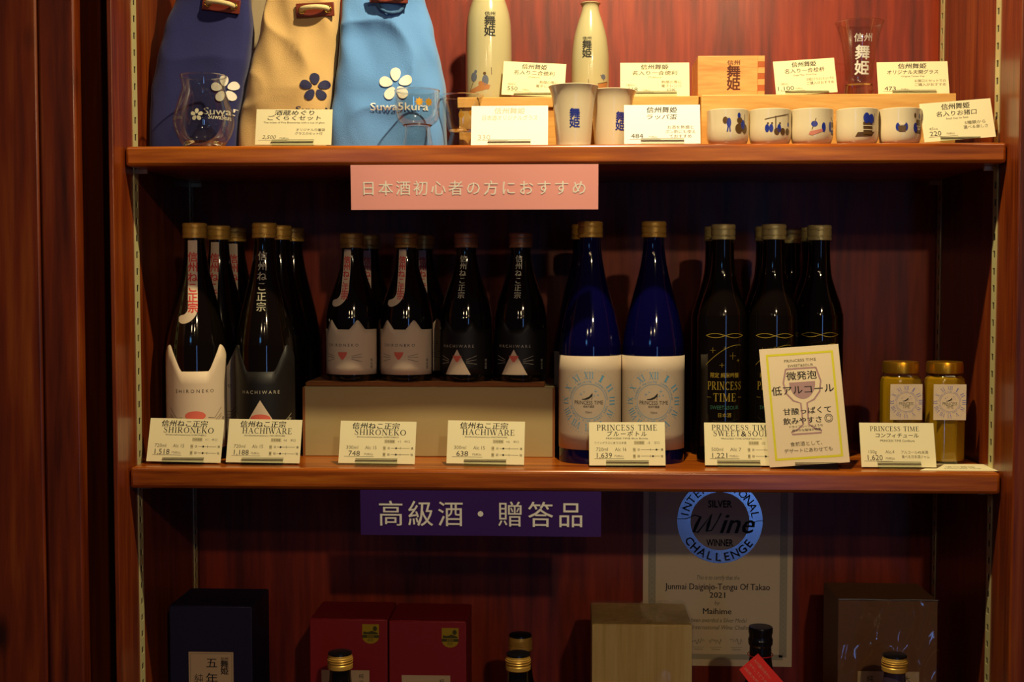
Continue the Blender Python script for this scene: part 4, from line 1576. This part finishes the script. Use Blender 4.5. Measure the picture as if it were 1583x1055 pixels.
def art_fl(d):
    d.text('信州', 0, .0790, .0100, w=.024, bold=.004)
    d.text('舞', 0, .0600, .0170, w=.019, bold=.02)
    d.text('姫', 0, .0400, .0170, w=.019, bold=.02)


glassware('flared_glass', 'tall flared clear glass with white etched characters on the long riser', 'glass', (X(1328, 1.765, 90), 1.765, ZR2), pf, art=art_fl, art_mats=[ETCH], floor=.024, wall=.0013)

# wooden measuring cup
mx0, mx1 = X(1079, 1.725, 110), X(1182, 1.725, 110)
mw = (mx1 - mx0) / 2
mh = .0535
ms = thing('masu_cup', 'square cypress wood measuring cup with dark brush characters', 'cup', ((mx0 + mx1) / 2, 1.725, ZR2), 0)
MB().box(-mw, mw - .0088, 0, .009, 0, mh).build('front_board', M_MASU, ms, bevel=.0006)
q = MB()
nf = 7
for k in range(nf):
    (q.box(mw - .0088, mw, 0, .009, mh * k / nf + .0001, mh * (k + 1) / nf - .0001, k % 2))
q.build('finger_joint', [M_MASU, M_ENDG], ms)
MB().box(-mw, mw, .079, .088, 0, mh).build('back_board', M_MASU, ms, bevel=.0006)
for s in (-1, 1):
    MB().box(s * (mw - .0045) - .0045, s * (mw - .0045) + .0045, .0092, .0788, 0, mh).build('side_board', M_MASU, ms, bevel=.0006)
MB().box(-mw + .0092, mw - .0092, .0092, .0788, 0, .008).build('base_board', M_MASU, ms)
d = D2()
stamp(d, .003, mh - .005, .0205)
d.put('brush_characters', [BROWNIMP], ms, on_plane(0))

# five small cups
pcup = smooth_prof([(0, .0015), (.0165, .0015), (.0175, 0), (.0195, 0), (.0235, .003), (.0255, .009), (.0262, .018), (.0260, .030), (.0262, .0440)], 3)


def c1(d):
    d.ell(-.0075, .030, .0032, .0045, 1); d.ell(-.003, .027, .0028, .0060, 0); d.line([(-.004, .022), (-.005, .016)], .0016, 0); d.line([(-.002, .022), (-.0015, .016)], .0016, 0)
    d.ell(.010, .036, .0022, .0035, 0); d.ell(.011, .030, .0040, .0040, 1); d.ell(.010, .020, .0052, .0062, 1); d.ell(.019, .020, .0050, .0060, 1); d.ell(.016, .025, .003, .006, 0)
    d.line([(.019, .038), (.0195, .026)], .0008, 1)


def c2(d):
    d.line([(-.012, .031), (.021, .038)], .0011, 1); d.line([(.0015, .035), (.0015, .017)], .0013, 1); d.line([(.021, .038), (.0205, .026)], .0007, 1)
    for x in (-.009, -.004, .006):
        d.ell(x, .020, .0026, .0050, 0); d.ell(x + .001, .026, .0014, .0014, 1, n=8)
    for x in (.002, .010, .018):
        d.ell(x + .001, .016, .0036, .0044, 1)
    d.ell(.0205, .025, .0018, .003, 0)


def c3(d):
    d.poly([(-.010, .012), (-.008, .016), (.007, .019), (.008, .016), (-.005, .011)], 2); d.ell(-.003, .025, .0040, .0036, 0); d.line([(-.006, .018), (-.001, .032)], .0009, 1)
    d.ell(.009, .021, .0028, .0060, 0); d.ell(.020, .022, .0028, .0065, 0); d.rect(.0235, .032, .012, .028, 1); d.line([(.022, .034), (.031, .024)], .0008, 1); d.ell(.026, .016, .004, .003, 0)


def c4(d):
    d.poly([(-.009, .009), (-.006, .0145), (.017, .0155), (.012, .0095)], 1); d.poly([(.001, .012), (.0125, .012), (.013, .027), (.0, .027)], 1, 1)
    d.line([(.0, .0175), (.0125, .0175)], .0009, 3, 2); d.line([(.0, .0225), (.013, .0225)], .0009, 3, 2); d.ell(.0045, .032, .0042, .0065, 0, 2); d.ell(.011, .031, .0040, .0060, 0, 2); d.line([(.0165, .038), (.015, .026)], .0008, 1)


def c5(d):
    for x in (-.010, -.0005):
        d.ell(x, .021, .0026, .0050, 0)
    d.poly([(-.009, .015), (-.001, .015), (.000, .022), (-.010, .022)], 1, 1); d.ell(-.005, .025, .004, .0022, 3, 1)
    d.poly([(.013, .013), (.0235, .013), (.0225, .030), (.014, .030)], 1); d.ell(.0125, .020, .0030, .0060, 0, 1); d.ell(.012, .035, .0016, .003, 1); d.ell(.021, .034, .0016, .0036, 0); d.line([(.014, .022), (.0228, .022)], .0008, 3, 2)


motifs = [(c1, 'two barrels and porters'), (c2, 'a long beam press and barrels'), (c3, 'a kneeling worker and pink tray'), (c4, 'one large barrel on a mat'), (c5, 'a low tub and tall cask')]
for (px, (fn, txt)) in zip((1125, 1190.5, 1255, 1325, 1391), motifs):
    glassware('sake_cup', 'small round white porcelain cup painted with ' + txt, 'cup', (X(px, 1.645, 195), 1.645, Z1), pcup, wall=.0022, floor=.006, mt=PORC, art=fn, art_mats=[BLUEINK, BROWNINK, PINKINK, PORC], group='five small painted cups', rz=R(3))


# ---- cards of the top shelf
def c_set(d, w, h):
    d.text('酒蔵めぐり', 0, h * .90, h * .13, w=w * .52, bold=.014, shear=.1)
    d.text('ごくらくセット', 0, h * .755, h * .13, w=w * .70, bold=.014, shear=.1)
    d.text('The ticket of Five Breweries with a cup of glass', 0, h * .625, h * .05, w=w * .80)
    d.text('オリジナル巾着袋', w * .22, h * .42, h * .08, w=w * .38, mi=1, bold=.006)
    d.text('グラスのセット付', w * .20, h * .315, h * .08, w=w * .36, mi=1, bold=.006)
    hand(d, '2,500', -w * .32, h * .215, h * .11, w=w * .18, mi=1)
    d.text('円(税込)', -w * .12, h * .18, h * .05, w=w * .12, mi=1)
    d.line([(-w * .46, h * .12), (-w * .08, h * .12)], h * .007, 1)


YC1 = YS + .016
card(394, 512, YC1, Z1, 56, c_set, 'cream price card for the bag and glass set, before the beige bag', roll=0.5, py=220, lean=12, what='the card before the beige bag')
card(728, 847, YC1 + .012, Z1, 62, small_card('信州舞姫', '日本酒オリジナルグラス', '', '', '330', [], ink=3), 'price card coloured overexposed white, with faded writing, beside the flared cup', py=220, paper=CARDLIT, lean=14, what='the faded overexposed card')
card(965, 1083, YC1 + .004, Z1, 61, small_card('信州舞姫', 'ラッパ盃', '', '', '484', ['お酒を熱燗と', 'ポン酢にも使え', 'ておすすめ']), 'price card coloured overexposed white, between the flared cups and the row of small painted cups', py=220, paper=CARDLIT, lean=14, what='the overexposed card next to the small painted cups')
card(1429, 1540, YC1 + .004, Z1, 60, small_card('信州舞姫', '名入りお猪口', 'Small Cup for Sake', '45cc', '220', ['5種類から', '選べる楽しさ']), 'tilted cream price card at the end of the row of small painted cups', roll=-4.6, py=218, lean=14, what='the tilted card at the end of the small cups', swpx=60)
YC3 = YR + .018
card(775, 872, YC3 + .008, ZR, 53, small_card('信州舞姫', '名入り二合徳利', '(Tokkuri)', '360ml', '550', ['熱燗の際に', '電子レンジOK']), 'tilted cream price card on the riser before the large porcelain flask', roll=3.4, py=145, lean=14, what='the tilted card before the large porcelain flask', swpx=58)
card(959, 1066, YC3, ZR, 53, small_card('信州舞姫', '名入り一合徳利', '(Tokkuri)', '180ml', '418', ['熱燗の際に', '電子レンジ', 'OK']), 'cream price card on the riser between the small flask and the wooden cup', roll=0.2, py=145, lean=14, what='the card between the small flask and the wooden cup')
card(1200, 1295, YC3 + .004, ZR2, 54, small_card('信州舞姫', '名入り一合桧枡', '(Single Masu, Wood Cup)', '180ml', '1,100', ['お猪口グラスとセットでの', 'ご購入がおすすめ']), 'tilted cream price card beside the wooden measuring cup', roll=-3.6, py=145, lean=14, what='the tilted card beside the wooden cup')
card(1358, 1468, YC3 + .004, ZR2, 52, small_card('信州舞姫', 'オリジナル天開グラス', 'Original Tenkai Cup', '', '473', ['お猪口とセットでの', 'ご購入がおすすめ']), 'cream price card on the long riser beside the tall flared glass', roll=-0.5, py=145, lean=14, what='the card beside the tall flared glass')

# ------------------------------------------------------------------ bottom shelf
# certificate fixed flat to the cabinet back
YQ = YB - 0.0008
cx0, cx1 = X(994, YQ, 900), X(1225, YQ, 900)
cw = cx1 - cx0
zb_ = Z(1030, YQ, 1110)
ct = thing('certificate', 'award certificate sheet with a large silver medal, fixed to the cabinet back', 'certificate', ((cx0 + cx1) / 2, YQ, zb_), 0)
chh = .305
MB().box(-cw / 2, cw / 2, -.0006, .0006, 0, chh).build('paper_sheet', PAPER, ct, smooth=0)
U = lambda px: X(px, YQ, 900) - (cx0 + cx1) / 2
V = lambda py: Z(py, YQ, 1110) - zb_
d = D2()
for s in (-1, 1):
    d.rect(s * cw * .44 - .0055, s * cw * .44 + .0055, .014, chh - .012, 1)
    for ph in (0, math.pi):
        d.line([(s * cw * .44 + .0035 * math.sin(k * .9 + ph), .016 + k * .0023) for k in range(120)], .0005, 2, 1)
d.rect(-cw * .44, cw * .44, .010, .018, 1)
mc = (U(1112), V(806))
rm = abs(U(1178) - U(1112))
ring = D2()
ring.ring(mc[0], mc[1], rm * .69, rm, 0, 0, 64)
d.arc_text('INTERNATIONAL', mc[0], mc[1], rm * .845, rm * .20, 90, 13.2, mi=0, lay=2, bold=.01)
d.arc_text('CHALLENGE', mc[0], mc[1], rm * .845, rm * .20, 268, 13.5, mi=0, lay=2, inward=True, bold=.02)
d.text('SILVER', mc[0], V(779), rm * .17, w=rm * .55, lay=2, bold=.03)
d.text('WINNER', mc[0], V(839), rm * .17, w=rm * .62, lay=2, bold=.03)
vv = V(806)
d.text('ine', U(1139), vv - .002, rm * .50, w=rm * .80, lay=2, shear=.35, bold=.015)
wp = [(U(1046), vv + .003), (U(1060), vv + .003), (U(1073), vv + .009), (U(1082), vv + .006), (U(1076), vv - .006), (U(1072), vv - .016), (U(1078), vv - .017), (U(1090), vv - .002), (U(1099), vv + .010), (U(1094), vv - .006), (U(1092), vv - .015), (U(1099), vv - .014), (U(1108), vv), (U(1114), vv + .012)]
d.line(wp, [.0008, .001, .0016, .004, .005, .0042, .002, .0014, .0035, .005, .004, .0018, .0014, .0022], 0, 2)
d.line([(U(1160), vv - .004), (U(1170), vv + .001), (U(1180), vv + .001)], .0008, 0, 2)
d.text('This is to certify that the', U(1110), V(893), .0068, w=U(1143) - U(1077), mi=3, shear=.25)
d.text('Junmai Daiginjo-Tengu Of Takao', U(1109), V(907), .0098, w=U(1190) - U(1028), mi=0, bold=.012)
d.text('2021', U(1109), V(920), .0088, w=U(1121) - U(1097), mi=0, bold=.012)
d.text('by', U(1109), V(932), .0060, mi=3, shear=.25)
d.text('Maihime', U(1109), V(945), .0094, w=U(1131) - U(1087), mi=0, bold=.012)
d.text('has been awarded a Silver Medal', U(1106), V(959), .0066, w=U(1156) - U(1058), mi=3, shear=.25)
d.text('at the International Wine Challenge', U(1108), V(970), .0066, w=U(1170) - U(1050), mi=3, shear=.25)
random.seed(3)
for c0 in (1080, 1107, 1139):
    P, x = [], U(c0 - 10)
    for k in range(14):
        P.append((x, V(992) + random.uniform(-.0045, .0050)))
        x += .0014
    d.line(P, .0006, 0, 1)
    d.line([(U(c0 - 9), V(1001)), (U(c0 + 9), V(1001))], .0004, 3, 1)
    d.text('Chairman', U(c0), V(1004), .0024, mi=3)
sheet = d.put('printing', [INK, PAPERG, INKF, INKG], ct, on_plane(-.0006), eps=.0002)
ring.put('silver_medal', [SILVER], ct, on_plane(-.0006), eps=.0004)


def carton(name, label, px0, px1, Yf, pyt, dep, mt, group=None, pybase=1000):
    x0, x1 = X(px0, Yf, pybase), X(px1, Yf, pybase)
    zt = Z(pyt, Yf, (px0 + px1) / 2)
    r = thing(name, label, 'box', ((x0 + x1) / 2, Yf, Z3), 0, group)
    w, h = x1 - x0, zt - Z3
    MB().box(-w / 2, w / 2, 0, dep, 0, h - .0304).build('box_body', mt, r, bevel=.0012)
    MB().box(-w / 2, w / 2, 0, dep, h - .0300, h).build('box_lid', mt, r, bevel=.0012)
    MB().box(-w / 2 + .001, w / 2 - .001, .001, dep - .001, h - .0306, h - .0298).build('lid_seam', mt, r)
    return r, w, h


def plain_carton(name, label, px0, px1, Yf, pyt, dep, mt, group=None, pybase=1000):
    x0, x1 = X(px0, Yf, pybase), X(px1, Yf, pybase)
    zt = Z(pyt, Yf, (px0 + px1) / 2)
    r = thing(name, label, 'box', ((x0 + x1) / 2, Yf, Z3), 0, group)
    w, h = x1 - x0, zt - Z3
    MB().box(-w / 2, w / 2, 0, dep, 0, h).build('box_body', mt, r, bevel=.0012)
    MB().box(-w / 2 + .002, w / 2 - .002, .0015, dep - .0015, h, h + .0006).build('top_flap', mt, r)
    return r, w, h


def box_label(r, Yf, px0, px1, py0, drawf, mats, paper=PAPERL, hh=.10, name='paper_label'):
    x0, x1 = X(px0, Yf, 1030), X(px1, Yf, 1030)
    zt = Z(py0, Yf, px0)
    cx, cz = (x0 + x1) / 2 - r.location.x, zt - r.location.z
    w = x1 - x0
    L = MB().box(cx - w / 2, cx + w / 2, -.0007, -.0001, cz - hh, cz).build(name, paper, r, smooth=0)
    d = D2()
    drawf(d, cx, cz, w)
    d.put('printing', mats, L, on_plane(-.0007))


nb, w, h = plain_carton('gift_box', 'dark navy gift box with a framed cream label, beside the cabinet side', 262, 390, 1.72, 938, .10, NAVYBOX)


def lab5(d, cx, cz, w):
    b = .0022
    for (a, c, e, f) in ((cx - w / 2 + b, cx + w / 2 - b, cz - b - .0004, cz - b), (cx - w / 2 + b, cx - w / 2 + b + .0004, cz - .1, cz - b), (cx + w / 2 - b - .0004, cx + w / 2 - b, cz - .1, cz - b)):
        d.rect(a, c, e, f, 1)
    d.text('五', cx + .001, cz - .0150, .0130, w=.0150, bold=.006)
    d.text('年', cx + .001, cz - .0370, .0150, w=.0160, bold=.006)
    d.text('純', cx - .0170, cz - .0370, .0120, w=.0120)
    stamp(d, cx + .0185, cz - .0065, .0125)


box_label(nb, 1.72, 292, 361, 1008, lab5, [INK, INKG])


def shield(r, Yf, pxc, pyc):
    cx, cz = X(pxc, Yf, pyc) - r.location.x, Z(pyc, Yf, pxc) - r.location.z
    a = .0115
    P = [(cx - a, cz + .013), (cx - a, cz - .004)] + [(cx - a * math.cos(math.pi * k / 12), cz - .004 - .010 * math.sin(math.pi * k / 12)) for k in range(1, 12)] + [(cx + a, cz - .004), (cx + a, cz + .013)]
    m = MB()
    n = len(P)
    m.add([(x, -.0006, z) for x, z in P] + [(x, -.0001, z) for x, z in P], [tuple(range(n))] + [(i, (i + 1) % n, n + (i + 1) % n, n + i) for i in range(n)])
    s = m.build('shield_sticker', GOLDST, r, smooth=0)
    d = D2()
    d.poly([(cx - .010, cz - .001), (cx + .010, cz - .001), (cx + .010, cz + .001), (cx + .002, cz + .004), (cx - .004, cz + .002), (cx - .010, cz + .003)], 0)
    d.ell(cx + .006, cz + .007, .003, .0035, 0)
    d.rect(cx - .0115, cx + .0115, cz - .0058, cz - .0018, 0, 1)
    d.text('長野県', cx, cz - .0038, .0030, mi=1, lay=2)
    d.text('認定', cx, cz - .0085, .0036, mi=0, lay=1)
    d.put('printing', [mat('olive_ink', (70, 66, 12), .5), GOLDST], s, on_plane(-.0006))


GR = 'crimson gift boxes'
ra, w, h = plain_carton('gift_box', 'crimson gift box with gold shield sticker, the one nearer the navy box', 479, 599, 1.74, 958, .095, REDBOX, GR)
shield(ra, 1.74, 573, 980)
rb, w, h = plain_carton('gift_box', 'crimson gift box with gold shield sticker, the one farther from the navy box', 601.5, 721, 1.735, 961, .095, REDBOX, GR)
shield(rb, 1.735, 696, 986)


def labr(d, cx, cz, w):
    d.text('純', cx + w * .33, cz - .008, .0060, mi=0)
    d.text('米', cx + w * .33, cz - .017, .0060, mi=0)
    d.text('吟', cx, cz - .016, .0120, mi=0)


box_label(ra, 1.74, 497, 571, 1036, labr, [INK])
box_label(rb, 1.735, 621, 696, 1044, labr, [INK])

wb, w, h = plain_carton('wooden_box', 'pale wooden presentation box wrapped in clear film before the certificate', 915, 1070, 1.70, 967, .115, M_PALEV)
# loose clear film over its top corner
m = MB()
N, K = 20, 8
vs, fs = [], []
for i in range(N + 1):
    for j in range(K + 1):
        u, v = i / N, j / K
        x = -w / 2 - .001 + (w + .002) * u
        if v < .5:
            y, z = -.0016, h - .075 * (1 - v * 2)
        else:
            y, z = -.0016 + (v - .5) * 2 * .118, h + .0022
        nz = noise.noise(Vector((u * 5, v * 7, 3.3)))
        y -= abs(nz) * .003 * (1 if v < .5 else 0)
        z += abs(noise.noise(Vector((u * 7, v * 5, 1.1)))) * .005 * (1 if v >= .45 else 0)
        vs.append((x, y, z))
for i in range(N):
    for j in range(K):
        a = i * (K + 1) + j
        fs.append((a, a + K + 1, a + K + 2, a + 1))
m.add(vs, fs)
m.build('clear_wrap', CELLO, wb, smooth=80)

kb, w, h = plain_carton('gift_box', 'brown gift box wrapped in crinkled cellophane, beside the cabinet side', 1295, 1449, 1.745, 929, .10, BROWNBOX)


def labk(d, cx, cz, w):
    d.text('純', cx - w * .3, cz - .010, .0080, mi=0)
    d.text('大', cx + w * .3, cz - .010, .0080, mi=0)


box_label(kb, 1.745, 1326, 1421, 1038, labk, [INK])
m = MB()
N, K = 44, 40
vs, fs = [], []
for i in range(N + 1):
    for j in range(K + 1):
        u, v = i / N, j / K
        x = -w / 2 - .002 + (w + .004) * u
        z = h + .002 - (h - .02) * (1 - v)
        a = noise.noise(Vector((u * 2.6 + 2, v * 3.5, .7)))
        b = noise.noise(Vector((u * 5 - v * 4, v * 3, 5.7)))
        y = -.0025 - .007 * max(0, 1 - abs(a) * 5) ** 2 - .003 * max(0, 1 - abs(b) * 6) ** 2
        vs.append((x, y, z))
for i in range(N):
    for j in range(K):
        a = i * (K + 1) + j
        fs.append((a, a + K + 1, a + K + 2, a + 1))
m.add(vs, fs)
wrap = m.build('cellophane_wrap', CELLO, kb, smooth=80)
MB().tube([(-w / 2, -.002, h + .0015), (-w / 4, -.0035, h + .0022), (0, -.002, h + .0012), (w / 4, -.003, h + .002), (w / 2, -.002, h + .0015)], .0007, 6).build('film_fold', mat('film_edge', (200, 215, 220), .15, metal=.6), wrap)


# bottles of the lowest shelf
def low_bottle(label, loc, capmat, top, group, rz=0.0, glass=None, shape='screw'):
    b = thing('sake_bottle', label, 'bottle', loc, rz, group)
    H = top
    k = H / .3125
    if shape == 'screw':
        prof = [(r, z * k) for r, z in P720]
        MB().lathe(prof, 48).build('glass_body', glass or BOTTLE, b, smooth=50)
        z0 = .2925 * k
        c = MB().lathe([(.0150, z0), (.0162, z0 + .001), (.0162, z0 + .006), (.0154, z0 + .0068), (.0158, z0 + .0080), (.0158, z0 + .0150), (.0152, z0 + .0160), (.0152, H - .0015), (.0145, H), (.0, H)], 44)
        cp = c.build('cap', capmat, b, smooth=25)
        MB().lathe([(.0153, H - .0012), (.0150, H + .0012), (.0135, H + .0018), (0, H + .0018)], 44).build('cap_top', BLACKP, cp, smooth=25)
        for q in (.0095, .0125):
            MB().tube([(.0160 * math.cos(2 * math.pi * i / 32), .0160 * math.sin(2 * math.pi * i / 32), z0 + q) for i in range(32)], .0005, 6, closed=True).build('cap_ridge', capmat, cp)
    else:
        prof = [(r, z * k) for r, z in P720 if z < .283]
        MB().lathe(prof + [(0, prof[-1][1])], 48).build('glass_body', glass or BOTTLE, b, smooth=50)
        zt = prof[-1][1]
        MB().lathe([(.0148, zt - .030), (.0143, zt), (.0141, H - .026), (.0158, H - .023), (.0162, H - .017), (.0150, H - .014), (.0150, H - .010), (.0158, H - .008), (.0160, H - .002), (.0150, H), (0, H)], 44).build('shrink_capsule', SHRINK, b, smooth=25)
    return b


GL = 'bottles of the lowest shelf'
low_bottle('dark bottle with gold-ringed cap before the crimson box nearer the navy box', (X(526, 1.635, 1030), 1.635, Z3), GOLD, .312, GL)
low_bottle('gold-ringed bottle in the middle of the lowest shelf, the one in front', (X(801, 1.640, 1030), 1.640, Z3), GOLD, .312, GL)
low_bottle('gold-ringed bottle in the middle of the lowest shelf, the one behind', (X(804.5, 1.728, 1000), 1.728, Z3), GOLD, .312, GL)
low_bottle('bottle with gold-ringed cap before the cellophane-wrapped brown box', (X(1383, 1.655, 1030), 1.655, Z3), GOLD, .312, GL, glass=mat('smoky_bottle', (60, 48, 66), .25, coat=.2))
tb = low_bottle('black-capped bottle wearing a red paper tag, before the certificate', (X(1175.5, 1.70, 1000), 1.70, Z3), GOLD, Z(969, 1.70, 1175) - Z3, GL, shape='capsule')
# its tag and string
tg = thing('paper_tag', 'red folded paper tag hanging on the black-capped bottle', 'tag', (0, 0, 0), 0)
A, B, C_, D_ = (W(1172, 1011, 1.672), W(1143, 1036, 1.672), W(1185, 1092, 1.668), W(1218, 1063, 1.668))
q = MB()
q.add([A, B, C_, D_] + [p + Vector((0, .0008, 0)) for p in (A, B, C_, D_)], [(0, 1, 2, 3), (7, 6, 5, 4), (0, 4, 5, 1), (1, 5, 6, 2), (2, 6, 7, 3), (3, 7, 4, 0)])
q.build('tag_sheet', TAGRED, tg, smooth=0)
d = D2()
ax, az = (D_ - A).normalized(), (A - B).normalized()
nrm = ax.cross(az).normalized()
if nrm.y > 0:
    nrm = -nrm
cen = (A + B + C_ + D_) / 4
for i, s in enumerate(('大吟醸の味わい', '冷やしてどうぞ', '純米大吟醸')):
    d.text(s, -.010, .008 - i * .008, .004, w=.032)
d.put('printing', [PINKINK], tg, lambda u, v, e: cen + ax * u + az * v + nrm * e)
MB().tube([(tb.location.x + .0165 * math.cos(2 * math.pi * i / 32), tb.location.y + .0165 * math.sin(2 * math.pi * i / 32), Z(1012, 1.70, 1175)) for i in range(32)], .0006, 6, closed=True).build('string', TAGRED, tg)
